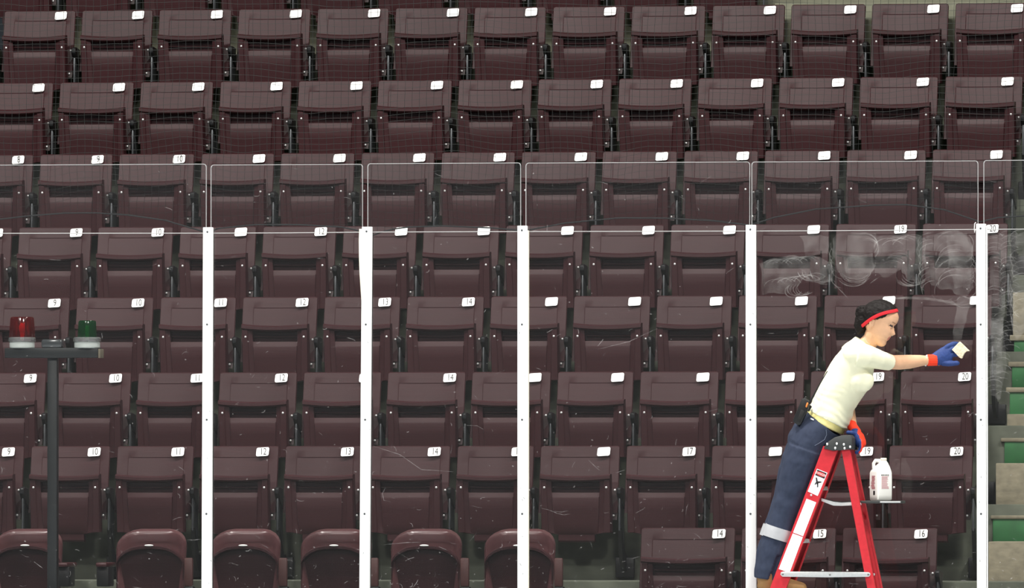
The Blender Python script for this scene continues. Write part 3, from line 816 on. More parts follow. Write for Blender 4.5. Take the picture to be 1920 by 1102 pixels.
for Y, s in ((LY0, 1), (LY1, -1)):
    _, A = rail('front_rail', *FR[0], *FR[1], 836, Y, 0, s, .03)
    _, B = rail('rear_rail', *RR[0], *RR[1], 836, Y, 0, s, .025)
    for P_ in (A, B):
        c = (P_[2] + P_[3]) / 2; y0 = min(c.y, c.y + .035 * s)
        lp('rubber_foot', boxmesh('rubber_foot', (c.x - .05, y0 - .005, 0), (c.x + .05, y0 + .04, .05), .006), 'rubber')
for z in (.20, .50, .80, 1.10, 1.41, 1.71):
    yy = 551 + (LOOK.z - z) * 327.5
    x0, x1 = W(lineat(*FR[0], yy), yy, LY0).x + .004, W(lineat(*FR[1], yy), yy, LY0).x - .004
    zz = z
    bm = bmesh.new(); add_box(bm, (x0, LY0 + .004, zz - .022), (x1, farY(zz) + .004, zz), .003)
    for k in range(4): add_box(bm, (x0 + (x1 - x0) * (k + .3) / 4, LY0 + .01, zz - .002), (x0 + (x1 - x0) * (k + .6) / 4, farY(zz) - .01, zz + .002))
    lp('step', bm_mesh(bm, 'step'), 'alu')
for z in (.35, .95, 1.55):
    yy = 551 + (LOOK.z - z) * 327.5
    x0 = W(lineat(*RR[0], yy), yy, LY0).x
    lp('rear_brace', boxmesh('rear_brace', (x0 + .008, LY0 + .004, z - .03), (x0 + .03, farY(z) + .004, z), .003), 'lred')
cap = [W(x, y, LY0 - .012) for x, y in [(1544, 840.5), (1551, 829), (1565, 819.5), (1580, 815.5), (1593.5, 815), (1598, 821), (1597.5, 843), (1584, 842), (1562, 845)]]
lp('top_cap', prism('top_cap', cap, (0, .235, 0), .004), 'cap')
for x, y in [(1551, 832.4), (1569, 831.6), (1582.2, 833), (1566, 839.8), (1583.6, 840.2), (1594, 837.5)]:
    lp('rivet', ball('rivet', W(x, y, LY0 - .0125), (.0068, .004, .0076), 10), 'bolt')
# stickers
def sticker(name, quad, m, off=.0012, parent=None):
    o = lp(name, prism(name, [W(x, y, LY0 - off) for x, y in quad], (0, .0006, 0)), m)
    return o
sticker('warning_sticker', [(1532, 878.4), (1551.6, 886.2), (1533.2, 929.6), (1514.4, 921)], 'label')
def st(u, t):      # u across, t down the sticker -> pixel
    a = Vector((1532, 878.4)); ux = Vector((19.6, 7.8)); tx = Vector((-17.6, 42.6))
    p = a + ux * u + tx * t; return (p.x, p.y)
sticker('danger_band', [st(.06, .03), st(.94, .03), st(.94, .27), st(.06, .27)], 'dblack', .0019)
ov = []
for k in range(20):
    an = 2 * math.pi * k / 20; cxn = .5 + .40 * max(-1, min(1, 1.25 * math.cos(an))); ov.append(st(cxn, .15 + .085 * math.sin(an)))
sticker('danger_oval', ov, 'dred', .0026)
t = text_mesh('DANGER', .0175, .82)
d_u = (W(*st(1, .15), LY0) - W(*st(0, .15), LY0)).normalized(); ang = math.atan2(d_u.z, d_u.x)
to = link('danger_lettering', t, 'dwhite', lad); pos = W(*st(.5, .15), LY0 - .0036)
to.matrix_parent_inverse = linv; to.location = pos; to.rotation_euler = (R(90), -ang, 0)
for poly in ([(.18, .33), (.30, .32), (.52, .47), (.62, .56), (.50, .58), (.34, .47)], [(.50, .44), (.80, .40), (.82, .44), (.56, .52)], [(.48, .50), (.58, .50), (.72, .66), (.62, .68)], [(.36, .50), (.46, .52), (.40, .62), (.32, .60)]):
    sticker('falling_figure', [st(u, t_ + .02) for u, t_ in poly], 'dblack', .0019)
for k in range(7):
    t0 = .66 + k * .045
    sticker('small_print', [st(.14, t0), st(.14 + .72 * (1 if k % 3 else .7), t0), st(.14 + .72 * (1 if k % 3 else .7), t0 + .022), st(.14, t0 + .022)], 'stext', .0019)
sticker('instruction_sticker', [(1512.2, 934.5), (1530.5, 941.5), (1505.8, 1005), (1487, 998)], 'label')
sticker('instruction_sticker', [(1486.4, 999.6), (1505.3, 1006.6), (1480.4, 1073.5), (1460, 1066.5)], 'label')
for q_ in range(2):
    for k in range(16):
        base = Vector((1512.2, 934.5)) if q_ == 0 else Vector((1486.4, 999.6)); ux = Vector((18.6, 7)); tx = Vector((-25.5, 64.5))
        f_ = lambda u, t_: tuple(base + ux * u + tx * t_)
        t0 = .05 + k * .057
        for c0 in (.10, .55):
            e = c0 + rs.uniform(.22, .36)
            sticker('small_print', [f_(c0, t0), f_(e, t0), f_(e, t0 + .018), f_(c0, t0 + .018)], 'stext', .0019)
lp('rivet', ball('rivet', W(1521, 928, LY0 - .002), (.006, .004, .006), 10), 'bolt')
# spreader bar, shelf arm and shelf
lp('spreader_bar', prism('spreader_bar', [W(x, y, LY0 - .014) for x, y in [(1463, 1077), (1464, 1072.5), (1468, 1071.2), (1552, 1071.6), (1628, 1072.5), (1631.5, 1074), (1632, 1077.5), (1629, 1081), (1550, 1082), (1467, 1080.8)]], (0, .008, 0), .0015), 'alu')
for x, y in [(1467.5, 1076.2), (1556, 1077), (1628, 1076.5)]:
    lp('rivet', ball('rivet', W(x, y, LY0 - .0145), (.006, .004, .006), 10), 'boltdark')
lp('rivet', ball('rivet', W(1638.5, 1076.5, farY(1.2) - .006), (.008, .004, .008), 10), 'alu')
lp('shelf_arm', prism('shelf_arm', [W(x, y, LY0 + .030) for x, y in [(1540, 934), (1563, 940.5), (1577, 942), (1614, 940.5), (1615, 946.5), (1577, 948), (1562, 947.5), (1540, 939)]], (0, .012, 0), .001), 'alu')
lp('shelf_arm', prism('shelf_arm', [W(x, y, farY(1.65) - .03) for x, y in [(1540, 933), (1563, 938.5), (1577, 940), (1614, 938.5), (1615, 943), (1577, 944.5), (1562, 944), (1540, 938)]], (0, .010, 0), .001), 'cap')
s0, s1 = W(1604, 940.5, LY0), W(1688, 940.5, LY0)
SHZ = W(1650, 938.2, -.36).z
lp('shelf', boxmesh('shelf', (s0.x, LY0 + .030, SHZ - .016), (s1.x, farY(1.65) - .023, SHZ), .004), 'cap')
lp('shelf_lip', boxmesh('shelf_lip', (s1.x - .12, LY0 + .024, SHZ - .012), (s1.x - .002, LY0 + .032, SHZ - .004), .002), 'alu')

# ------------------------------------------------------------------ jug of cleaner on the shelf
M['jug'] = mat('white_jug_plastic', srgb(238, 238, 232), .4, spec=.5)
M['jtext'] = mat('jug_red_print', srgb(206, 150, 156), .6)
M['jtext2'] = mat('jug_dark_red_print', srgb(176, 96, 106), .6)
JY = -.397
jc = W(1651.5, 936, JY); jc.z = SHZ
jug = empty('cleaner_jug', jc, 'white plastic jug of cleaner with grip handle, on the ladder shelf', 'jug')
jr = Matrix.Rotation(R(38), 4, 'Z')
def sq(h, rr, z, dx=0, dy=0, n=5):
    out = []
    for cx, cy, a0 in ((h - rr, h - rr, 0), (-h + rr, h - rr, 90), (-h + rr, -h + rr, 180), (h - rr, -h + rr, 270)):
        for k in range(n + 1):
            a = R(a0 + 90 * k / n); out.append((jr @ Vector((cx + rr * math.cos(a), cy + rr * math.sin(a), 0)) + Vector((dx, dy, z))))
    return out
rings = [sq(.044, .012, 0), sq(.049, .014, .006), sq(.050, .014, .03), sq(.0505, .014, .10), sq(.050, .015, .158), sq(.047, .015, .170, .001), sq(.036, .014, .192, .008), sq(.024, .012, .212, .014), sq(.016, .012, .226, .016), sq(.015, .012, .230, .016)]
v, f = [], []
for rg in rings: v += rg
n_ = len(rings[0])
for i in range(len(rings) - 1):
    for k in range(n_): f.append((i * n_ + k, i * n_ + (k + 1) % n_, (i + 1) * n_ + (k + 1) % n_, (i + 1) * n_ + k))
f += [tuple(range(n_))[::-1], tuple((len(rings) - 1) * n_ + k for k in range(n_))]
link('jug_body', raw('jug_body', v, f, 40), 'jug', jug)
link('handle', tube('handle', [(-.030, 0, .165), (-.040, 0, .185), (-.041, 0, .212), (-.030, 0, .228), (-.010, 0, .226), (.006, 0, .214)], [.013, .011, .010, .011, .012, .013], 12), 'jug', jug)
c = link('screw_cap', lathe('screw_cap', [(.017, .228), (.018, .231), (.018, .240), (.016, .243)], 20), mat('cream_cap', srgb(232, 224, 206), .5), jug); c.location = (.016, 0, 0)
def jface(nm, face, u0, u1, z0, z1, m):
    a = R(38 + (180 if face == 'l' else 270)); nrm = Vector((math.cos(a), math.sin(a), 0)); tan = Vector((-nrm.y, nrm.x, 0))
    base = nrm * .0508
    P_ = [base + tan * u0 + Vector((0, 0, z0)), base + tan * u1 + Vector((0, 0, z0)), base + tan * u1 + Vector((0, 0, z1)), base + tan * u0 + Vector((0, 0, z1))]
    link(nm, prism(nm, P_, nrm * .0006), m, jug)
for k in range(14):
    z = .068 + k * .0052
    jface('printed_line', 'r', -.024, rs.uniform(.010, .024), z, z + .0026, 'jtext')
for k in range(5): jface('printed_heading', 'r', -.026 + k * .0105, -.0185 + k * .0105, .143, .148, 'dblack')
for k in range(10):
    z = .066 + k * .0078
    jface('printed_line', 'l', rs.uniform(-.024, -.012), rs.uniform(.012, .024), z, z + .0048, 'jtext2')
for k in range(6): jface('bar_code', 'l', .002 + k * .0034, .0042 + k * .0034, .032, .056, 'dblack')

# ------------------------------------------------------------------ the woman on the ladder
PYC = -.345                                                  # depth of her spine
M['skin'] = mat('skin', srgb(226, 178, 142), .5, spec=.35, noise_amt=.05, nscale=(30, 30, 30))
M['lips'] = mat('lips', srgb(188, 116, 104), .5)
M['brow'] = mat('brow', srgb(168, 126, 98), .7)
M['eye'] = mat('eye', srgb(52, 46, 48), .3)
M['eyew'] = mat('eye_white', srgb(214, 204, 198), .3)
M['shirt'] = mat('pale_yellow_jersey', srgb(240, 238, 208), .85, spec=.2, noise_amt=.02, nscale=(30, 30, 30))
M['under'] = mat('yellow_undershirt', srgb(248, 236, 160), .85, spec=.2)
M['navy'] = mat('navy_work_cloth', srgb(50, 57, 75), .85, spec=.2, noise_amt=.12, nscale=(40, 40, 25))
M['refl'] = mat('silver_reflective_band', srgb(178, 180, 184), .45, spec=.6, noise_amt=.08)
M['boot'] = mat('tan_boot_leather', srgb(150, 112, 66), .7)
M['hair'] = mat('dark_brown_hair', srgb(20, 15, 14), .6, spec=.2, noise_amt=.3, nscale=(90, 90, 200), bump=.3)
M['band'] = mat('red_headband', srgb(206, 28, 40), .8)
M['blue'] = mat('blue_rubber_glove', srgb(40, 62, 118), .6, spec=.3, noise_amt=.12, nscale=(60, 60, 60))
M['orange'] = mat('orange_glove_knit', srgb(244, 62, 30), .85, noise_amt=.06, nscale=(120, 120, 120))
PXM = 327.0
per = empty('person', (W(1470, 1110, PYC).x, PYC, 1.10), 'person in pale yellow top, navy trousers and red headband, leaning over the ladder to wipe', 'person')
pinv = Matrix.Translation(-Vector(per.location))
def ppart(name, me, m, parent=None):
    o = link(name, me, m, parent or per)
    o.matrix_parent_inverse = pinv if parent is None else Matrix.Identity(4)
    if parent is not None: o.matrix_parent_inverse = Matrix.Identity(4)
    return o
def sub(name, me, m, parent):
    o = link(name, me, m, parent); o.matrix_parent_inverse = Matrix.Identity(4); return o
LIM = [(W(x, y, LY0).z, W(x, y, LY0).x) for x, y in [(1305, 1473), (1444, 1102), (1541, 843), (1543.4, 835.5), (1550.5, 829), (1564.5, 819), (1580, 815), (1590, 814)]]
XH = W(1588, 820, LY0).x
def press(me, gap):
    """flatten cloth and body against the front of the ladder where they lean on it"""
    for v_ in me.vertices:
        c = v_.co
        if c.z > LIM[-1][0] or c.x > XH or c.y < LY0 - .03: continue
        for (z0, x0), (z1, x1) in zip(LIM, LIM[1:]):
            if z0 <= c.z <= z1: xl = x0 + (x1 - x0) * (c.z - z0) / (z1 - z0) - gap; break
        else: continue
        if c.z < 1.32 and c.x > xl - .03: c.y = max(c.y, LY0 + .038); c.y = min(c.y, farY(c.z) - .034)
        if c.x > xl:
            t = max(0, min(1, (c.z - 1.20) / .08)); t = t * t * (3 - 2 * t)
            c.x = xl + (c.x - xl) * (1 - t)
    return me
# --- head (px units in its own tilted frame)
HY = -.36
HC = W(1655, 608, HY)
tilt = math.atan2(.43, .90); yawh = R(2)
fx = Vector((math.cos(yawh), math.sin(yawh), 0))
Vv = fx * math.cos(tilt) - Vector((0, 0, 1)) * math.sin(tilt)
Uu = fx * math.sin(tilt) + Vector((0, 0, 1)) * math.cos(tilt)
Ss = Vector((math.sin(yawh), -math.cos(yawh), 0))            # towards the camera
def H(vv, uu, ss): return HC + (Vv * vv + Uu * uu + Ss * ss) / PXM
def lut(tab, u):
    if u <= tab[0][0]: return tab[0][1]
    for (a, b), (c, d) in zip(tab, tab[1:]):
        if u <= c:
            t = (u - a) / (c - a); return b + (d - b) * t
    return tab[-1][1]
VF = [(-39.5, 13), (-38, 17), (-35, 20.5), (-30, 21.5), (-26, 20.3), (-23.5, 20.8), (-21.5, 23.2), (-19, 23.4), (-18, 22.4), (-16.5, 24.6), (-14, 23.8), (-12, 22.4), (-7, 22), (0, 20.2), (5, 19.5), (9, 21.5), (13, 23.2), (19, 23.3), (25, 21.5), (31, 16.5), (36, 8), (39, -1), (40.5, -8)]
VB = [(-39.5, 6), (-36, -2), (-31, -11), (-25, -19), (-18, -27), (-10, -34), (0, -39.5), (10, -42), (20, -40), (30, -32), (36, -23), (39, -15), (40.5, -10)]
WW = [(-39.5, 4), (-37, 8), (-33, 11.5), (-28, 14.5), (-22, 17.5), (-14, 20), (-5, 22), (5, 23.2), (15, 24), (24, 22), (31, 17), (36, 11), (39, 5), (40.5, 1.5)]
def halfw(u, vv, grow=0):
    f_, b_ = lut(VF, u) + grow, lut(VB, u) - grow; c_, a_ = (f_ + b_) / 2 - 2, (f_ - b_) / 2 + 2
    t = abs((vv - c_) / a_); 
    return (lut(WW, u) + grow) * max(0, 1 - t ** 2.3) ** (1 / 2.2) if t < 1 else 0
def add_head(bm, grow=0, face=True, hairfn=None):
    n, lv = 56, 62; prev = None
    us = [-39.5 + 80 * k / (lv - 1) for k in range(lv)]
    for li, u in enumerate(us):
        f_, b_, w_ = lut(VF, u), lut(VB, u), lut(WW, u); c_ = (f_ + b_) / 2; a_ = (f_ - b_) / 2
        ring = []
        for k in range(n):
            th = 2 * math.pi * k / n; ct, st_ = math.cos(th), math.sin(th)
            x = c_ + a_ * math.copysign(abs(ct) ** .92, ct); s = w_ * math.copysign(abs(st_) ** .86, st_)
            uu = u
            if face and ct > 0:
                if -13 < u < 9:
                    t = (u + 7) / 15 if u > -7 else (-7 - u) / 5.5
                    hgt = 8.2 * max(0, 1 - max(t, 0)) ** (1.0 if u > -7 else .6)
                    sg = 2.6 + 1.6 * max(0, 1 - abs(u + 8) / 8)
                    x += hgt * math.exp(-(s / sg) ** 2)
                for sd in (-1, 1):
                    d2 = ((s - sd * 10.5) / 5) ** 2 + ((u - 4.5) / 3.4) ** 2
                    x -= 3.6 * math.exp(-d2)
                    d2 = ((s - sd * 11) / 6) ** 2 + ((u + 7) / 6) ** 2
                    x += 1.6 * math.exp(-d2)
                if abs(u + 18.4) < 1.1: x -= 1.6 * math.exp(-(s / 7) ** 2)
                if -24 < u < -13: x -= .035 * s * s * math.exp(-(s / 9) ** 2)
            if grow or hairfn:
                g = grow if hairfn is None else hairfn(x, u, s)
                L = math.hypot(x - c_, s) + 1e-6
                x += (x - c_) / L * g; s += s / L * g; uu = u + (g * max(0, (u - 10) / 30))
            ring.append(bm.verts.new(H(x, uu, s)))
        if prev:
            for k in range(n): bm.faces.new((prev[k], prev[(k + 1) % n], ring[(k + 1) % n], ring[k]))
        else: bm.faces.new(ring[::-1])
        prev = ring
    bm.faces.new(prev)
bm = bmesh.new()
add_head(bm)
for sd in (-1, 1):
    add_ball(bm, H(16.6, 4.6, sd * 10.2), 3.6 / PXM, 14)
    add_tube(bm, [H(-15, -15, sd * 22), H(-17.5, -12, sd * 24), H(-20.5, -6, sd * 25.4), H(-21, -1, sd * 25.8), H(-18.5, 2, sd * 25.4), H(-14.8, 1, sd * 24.6), H(-13.6, -4, sd * 23.6)], [.0052, .0052, .005, .0048, .0048, .0046, .0042], 8)
    add_ball(bm, H(-17.4, -5.5, sd * 23), (5 / PXM, 2.6 / PXM, 8 / PXM), 12)
# neck, trunk and limbs of the body
add_tube(bm, [W(1640, 622, HY), W(1634, 636, -.352), W(1625, 646, -.35), W(1612, 660, PYC)], [.052, .049, .050, .056], 20, [.050, .049, .052, .075])
TORSO = [((1512, 845), 33, .150), ((1522, 822), 42, .160), ((1540, 795), 38, .135), ((1553, 775), 36, .122), ((1566, 751), 38, .125), ((1580, 726), 40, .135), ((1595, 702), 42, .145), ((1603, 678), 36, .155), ((1609, 657), 26, .150)]
def add_torso(bm, sel, grow=0.0, n=36):
    t_ = TORSO[sel]
    add_tube(bm, [W(p[0], p[1], PYC) for p, _, _ in t_], [a / PXM + grow for _, a, _ in t_], n, [b + grow for _, _, b in t_], caps=3)
add_torso(bm, slice(0, 8), -.024)
RARM = [W(1618, 667, -.475), W(1646, 673, -.40), W(1675, 679, -.30), W(1688, 679, -.27), W(1706, 678, -.225), W(1725, 676, -.175), W(1740, 675.3, -.14), W(1746, 675, -.133)]
RRAD = [.052, .044, .041, .042, .040, .033, .026, .020]
add_tube(bm, RARM, RRAD, 20, [r_ * .92 for r_ in RRAD])
LARM = [W(1612, 668, -.215), W(1600, 705, -.165), W(1588, 742, -.14), W(1591, 770, -.23), W(1598, 797, -.325), W(1601, 803, -.338)]
add_tube(bm, LARM, [.050, .044, .040, .038, .027, .027], 16)
LEG_R = [W(1513, 840, -.43), W(1499, 885, -.435), W(1478, 945, -.44), W(1467, 975, -.44), W(1456, 1010, -.435), W(1446, 1060, -.43), W(1441, 1092, -.43)]
LEG_L = [p + Vector((-.012, .126, 0)) for i, p in enumerate(LEG_R)]
LRAD = [.085, .078, .058, .055, .056, .046, .04]
for Lg in (LEG_R, LEG_L): add_tube(bm, Lg, LRAD, 20)
body = press(remeshed('body', bm, .0034, 2), .009)
for nm in ('skin', 'lips', 'brow', 'eye', 'eyew'): body.materials.append(M[nm])
for p in body.polygons:
    d = (p.center - HC) * PXM
    if d.length > 60: continue
    vv, uu, ss = d.dot(Vv), d.dot(Uu), d.dot(Ss)
    if vv > 17 and -22.6 < uu < -14.6 and abs(ss) < 7.5 and vv > 19 - abs(ss) * .1: p.material_index = 1
    if 10.2 + abs(ss) * .06 < uu < 12.2 + abs(ss) * .06 and 4.5 < abs(ss) < 16 and vv > 9: p.material_index = 2
    for sd in (-1, 1):
        e = Vector((vv - 16.6, uu - 4.6, ss - sd * 10.2))
        if vv > 14 and 3.4 <= uu < 6.6 and 5.4 < abs(ss) < 14.5: p.material_index = 3
ppart('body', body, None)
# --- hair, bun and headband
def hairline(x, u, s):
    k = u - (1.19 * (x - 11) + 27.5) - 7.0 * math.sin(math.pi * max(0, min(1, (11 - x) / 42)))
    if x > 6: k -= 3.5
    if -12 < x < 0 and abs(s) > 14: k += 4.5
    k = max(-1, min(1, k / 1.6))
    return -2.2 + (k + 1) / 2 * (5.6 + 1.1 * noise.noise((x * .18, u * .18, s * .18)))
bm = bmesh.new(); add_head(bm, 0, False, hairline)
add_ball(bm, H(-37, -10, 0), (.034, .044, .046), 20)
add_ball(bm, H(-33, -22, 0), (.024, .036, .036), 18)
bun = W(1618, 586, HY)
add_ball(bm, bun, (.040, .046, .043), 20)
for k in range(16):                                          # coils of hair wound in the bun
    an = k * 2.4; rr = .030
    c = bun + Vector((rr * math.cos(an), -.022 + .003 * (k % 5), rr * math.sin(an)))
    add_ball(bm, c, (.014, .022, .013), 10)
add_tube(bm, [W(1612, 597, HY - .01), W(1609, 610, HY - .012), W(1611, 622, HY - .01)], [.026, .026, .016], 12)
hair = remeshed('hair', bm, .0042, 2, lambda c: .0022 * noise.noise(c * 70) + .0012 * noise.noise(c * 160))
ppart('hair', hair, 'hair')
v, f = [], []
loop = []
N = 48
t_lo, t_hi = -.18, 1.12
def lv(t):
    b = 4.6 * math.sin(math.pi * max(0, min(1, t)))
    return 11 - 42 * t - .766 * b, 33 - 50 * t + .64 * b
ts = [t_lo + (t_hi - t_lo) * k / 400 for k in range(401)]
good = [t for t in ts if halfw(lv(t)[1], lv(t)[0], 5.2) > .5]
ta, tb = good[0], good[-1]
for k in range(N):
    th = 2 * math.pi * k / N
    t = ta + (tb - ta) * (1 - math.cos(th)) / 2
    vv, uu = lv(t); hwid = halfw(uu, vv, 5.2)
    loop.append((vv, uu, math.copysign(hwid, math.sin(th)) if abs(math.sin(th)) > 1e-6 else 0))
nv, nu = 50 / 65.3, -42 / 65.3                               # across the band, within the profile plane
cvv = sum(p[0] for p in loop) / N; cuu = sum(p[1] for p in loop) / N
for vv, uu, ss in loop:
    o_ = Vector((vv - cvv, uu - cuu, ss)); o_.normalize()
    for wv, ov_ in ((-3.0, -1), (-3.0, .7), (0, 1.3), (3.0, .7), (3.0, -1)):
        v.append(H(vv + nv * wv + o_.x * ov_, uu + nu * wv + o_.y * ov_, ss + o_.z * ov_))
for k in range(N):
    for j in range(5):
        a, b = k * 5 + j, ((k + 1) % N) * 5 + j; a2, b2 = k * 5 + (j + 1) % 5, ((k + 1) % N) * 5 + (j + 1) % 5
        f.append((a, b, b2, a2))
ppart('headband', raw('headband', v, f, 60), 'band')
# --- shirt
bm = bmesh.new()
SH = [((1551.5, 785.5), 40.5, .137), ((1558, 773), 39.3, .130)] + TORSO[4:]
add_tube(bm, [W(p[0], p[1], PYC) for p, _, _ in SH], [a / PXM + .004 for _, a, _ in SH], 40, [b + .004 for _, _, b in SH], caps=0)
add_tube(bm, [W(1606, 664, PYC), W(1610, 655, PYC), W(1614.5, 647, PYC), W(1619, 639, PYC)], [.095, .080, .063, .053], 24, [.15, .125, .085, .060], caps=0)
for Yb in (-.435, -.255):
    add_ball(bm, W(1610, 712, Yb), (.066, .060, .072), 20, Matrix.Rotation(R(28), 3, 'Y'))
    add_ball(bm, W(1622, 716, Yb), (.050, .048, .058), 20, Matrix.Rotation(R(28), 3, 'Y'))
add_ball(bm, W(1604, 664, -.46), (.074, .070, .066), 20)
add_ball(bm, W(1600, 666, -.23), (.070, .070, .064), 20)
add_tube(bm, [W(1606, 664, -.475), W(1626, 668, -.455), W(1648, 674, -.40), W(1669, 679.5, -.325)], [.076, .066, .055, .047], 24, [.062, .06, .054, .047], caps=0)
add_tube(bm, [W(1606, 666, -.21), W(1598, 705, -.165), W(1589, 735, -.14)], [.066, .055, .050], 20, caps=0)
def wr(c):
    a = c - W(1560, 760, PYC)
    ax = Vector((.5, 0, .87)); al = a.dot(ax); ac = a.dot(Vector((.87, 0, -.5)))
    w_ = .0016 * noise.noise(c * 22) + .0022 * math.sin(al * 150 + 6 * noise.noise(c * 9)) * max(0, min(1, (.16 - al) / .15)) * max(0, noise.noise(c * 7 + Vector((3, 1, 2))) + .35)
    b = c - W(1632, 686, -.47); w_ -= .006 * math.exp(-(b.length / .03) ** 2)
    return w_
shirt = ppart('shirt', remeshed('shirt', bm, .0048, 9, wr), 'shirt')
hem = TORSO[2:4]
bm = bmesh.new()
add_tube(bm, [W(1545.3, 795.5, PYC), W(1551, 785, PYC), W(1554, 780, PYC)], [40 / PXM, 39.6 / PXM, 38 / PXM], 40, [.134, .134, .128], caps=0)
ppart('undershirt', press(remeshed('undershirt', bm, .005, 2, lambda c: .0015 * noise.noise(c * 40)), .002), 'under')
# --- trousers, bands, boots
bm = bmesh.new()
add_tube(bm, [W(1505, 858, PYC), W(1516, 838, PYC), W(1527, 818, PYC), W(1545.5, 793.5, PYC)], [.098, .134, .136, .123], 36, [.150, .176, .170, .138], caps=0)
add_ball(bm, W(1506, 824, -.40), (.088, .085, .085), 20); add_ball(bm, W(1504, 824, -.29), (.086, .085, .085), 20)
TR = [(1511, 842, .104), (1502, 868, .105), (1492, 900, .096), (1480, 935, .082), (1470, 965, .079), (1460, 1000, .082), (1450, 1035, .084), (1445, 1060, .080), (1441, 1086, .074)]
for k, Yl in enumerate((-.432, -.306)):
    dx = -4 * k
    add_tube(bm, [W(x + dx, y, Yl) for x, y, _ in TR], [r_ for _, _, r_ in TR], 24, [r_ * .95 for _, _, r_ in TR], caps=0)
def wr2(c):
    a = c - W(1480, 940, -.43)
    return .003 * noise.noise(c * 13) + .0045 * max(0, noise.noise(Vector((c.x * 7 + c.z * 9, c.y * 5, c.z * 16)))) - .0025 * max(0, noise.noise(Vector((c.x * 20 - c.z * 12, c.y * 9, c.z * 20 + 4))))
tro = ppart('trousers', press(remeshed('trousers', bm, .0055, 4, wr2), .0035), 'navy')
for k, Yl in enumerate((-.432, -.306)):
    dx = -4 * k
    c0, c1 = W(1463 + dx, 989, Yl), W(1456.5 + dx, 1010, Yl)
    bm = bmesh.new(); add_tube(bm, [c0, (c0 + c1) / 2, c1], [.088, .0905, .091], 28, [.084, .086, .086], caps=0)
    ppart('reflective_band', press(bm_mesh(bm, 'reflective_band', 50), .0008), 'refl')
pk = [W(1562, 800, -.52), W(1556, 812, -.522), W(1545, 822, -.524), W(1530, 831, -.525)]
def surf(x, y, off=.004):
    """front-most point of the trousers under a pixel"""
    me = tro.data; best = None
    o_ = CAM; d = (W(x, y, -.4) - CAM).normalized()
    hit = tro_bvh.ray_cast(o_, d)
    return (hit[0] - d * off) if hit[0] is not None else W(x, y, -.5)
from mathutils.bvhtree import BVHTree
def bvh_of(me): return BVHTree.FromPolygons([v_.co for v_ in me.vertices], [tuple(p.vertices) for p in me.polygons])
tro_bvh = bvh_of(tro.data)
ppart('pocket_seam', tube('pocket_seam', [surf(x, y, .0005) for x, y in [(1549, 806), (1550, 815), (1546, 824), (1537, 830), (1528, 835)]], .0022, 6), mat('navy_stitching', srgb(88, 98, 118), .8))
ppart('pocket_tab', prism('pocket_tab', [surf(x, y, .003) for x, y in [(1520, 783), (1526, 785.5), (1525.5, 788), (1519.5, 785.5)]], (0, -.002, 0)), mat('pale_tab', srgb(210, 214, 224), .6))
for k, Yl in enumerate((-.432, -.306)):
    dx = -4 * k
    h0 = W(1441 + dx, 1078, Yl)
    bm = bmesh.new()
    add_tube(bm, [h0, Vector((h0.x + .005, Yl, 1.168))], [.058, .056], 20)
    add_tube(bm, [Vector((h0.x - .012, Yl, 1.145)), Vector((h0.x + .06, Yl, 1.155)), Vector((h0.x + .13, Yl, 1.142)), Vector((h0.x + .19, Yl, 1.135))], [.042, .048, .040, .030], 20, [.044, .046, .050, .042])
    ppart('boot', remeshed('boot', bm, .005, 3), 'boot')
    so = [Vector((h0.x - .055, Yl - .04, 1.102)), Vector((h0.x + .08, Yl - .042, 1.102)), Vector((h0.x + .17, Yl - .05, 1.102)), Vector((h0.x + .222, Yl - .02, 1.102)), Vector((h0.x + .222, Yl + .02, 1.102)), Vector((h0.x + .17, Yl + .05, 1.102)), Vector((h0.x + .08, Yl + .042, 1.102)), Vector((h0.x - .055, Yl + .04, 1.102))]
    ppart('boot_sole', prism('boot_sole', so, (0, 0, .022), .004), 'rubber')
# --- gloves
WR = W(1741, 675.3, -.137)
bm = bmesh.new()
add_tube(bm, [W(1750, 675, -.125), W(1760, 671, -.115), W(1772, 666, -.105), W(1779, 664, -.100)], [.034, .043, .050, .046], 20, [.024, .024, .023, .02])
fing = [([(1768, 656), (1779, 648), (1788, 644), (1795, 644.5)], [.0125, .0122, .0112, .0105], (-.105, -.100, -.088, -.060)),
        ([(1772, 661), (1784, 655), (1793, 652), (1798, 654)], [.0125, .0120, .011, .0105], (-.104, -.100, -.085, -.055)),
        ([(1774, 668), (1786, 665), (1796, 664), (1801, 662)], [.0122, .012, .011, .010], (-.104, -.098, -.080, -.052)),
        ([(1768, 680), (1780, 681.5), (1789, 681), (1795, 680.5)], [.0155, .0138, .0128, .0122], (-.112, -.110, -.106, -.102)),
        ([(1764, 662), (1775, 652), (1786, 656), (1792, 660)], [.014, .0125, .0115, .0105], (-.085, -.060, -.048, -.044))]
for pts, rad_, ys in fing:
    add_tube(bm, [W(x, y, yy) for (x, y), yy in zip(pts, ys)], [r_ * 1.18 for r_ in rad_], 12)
g = ppart('glove', remeshed('glove', bm, .003, 2, lambda c: .0008 * noise.noise(c * 90)), 'blue')
bm = bmesh.new()
add_tube(bm, [W(1738.8, 675.2, -.14), W(1744, 675.2, -.135), W(1750, 675, -.128), W(1757, 674.5, -.122)], [.0335, .0335, .0335, .033], 24, [.029, .029, .028, .024], caps=0)
sub('glove_cuff', remeshed('glove_cuff', bm, .003, 2, lambda c: .0007 * math.sin(c.z * 500)), 'orange', g)
bl = []
for k in range(14):
    an = 2 * math.pi * k / 14; c = W(1736.8, 675.6, -.146)
    bl.append(c + Vector((.004 * math.sin(an), .0275 * math.cos(an), .0285 * math.sin(an))))
bm = bmesh.new()
for p in bl: add_ball(bm, p, .0052, 8)
ppart('bracelet', bm_mesh(bm, 'bracelet', 80), 'tag')
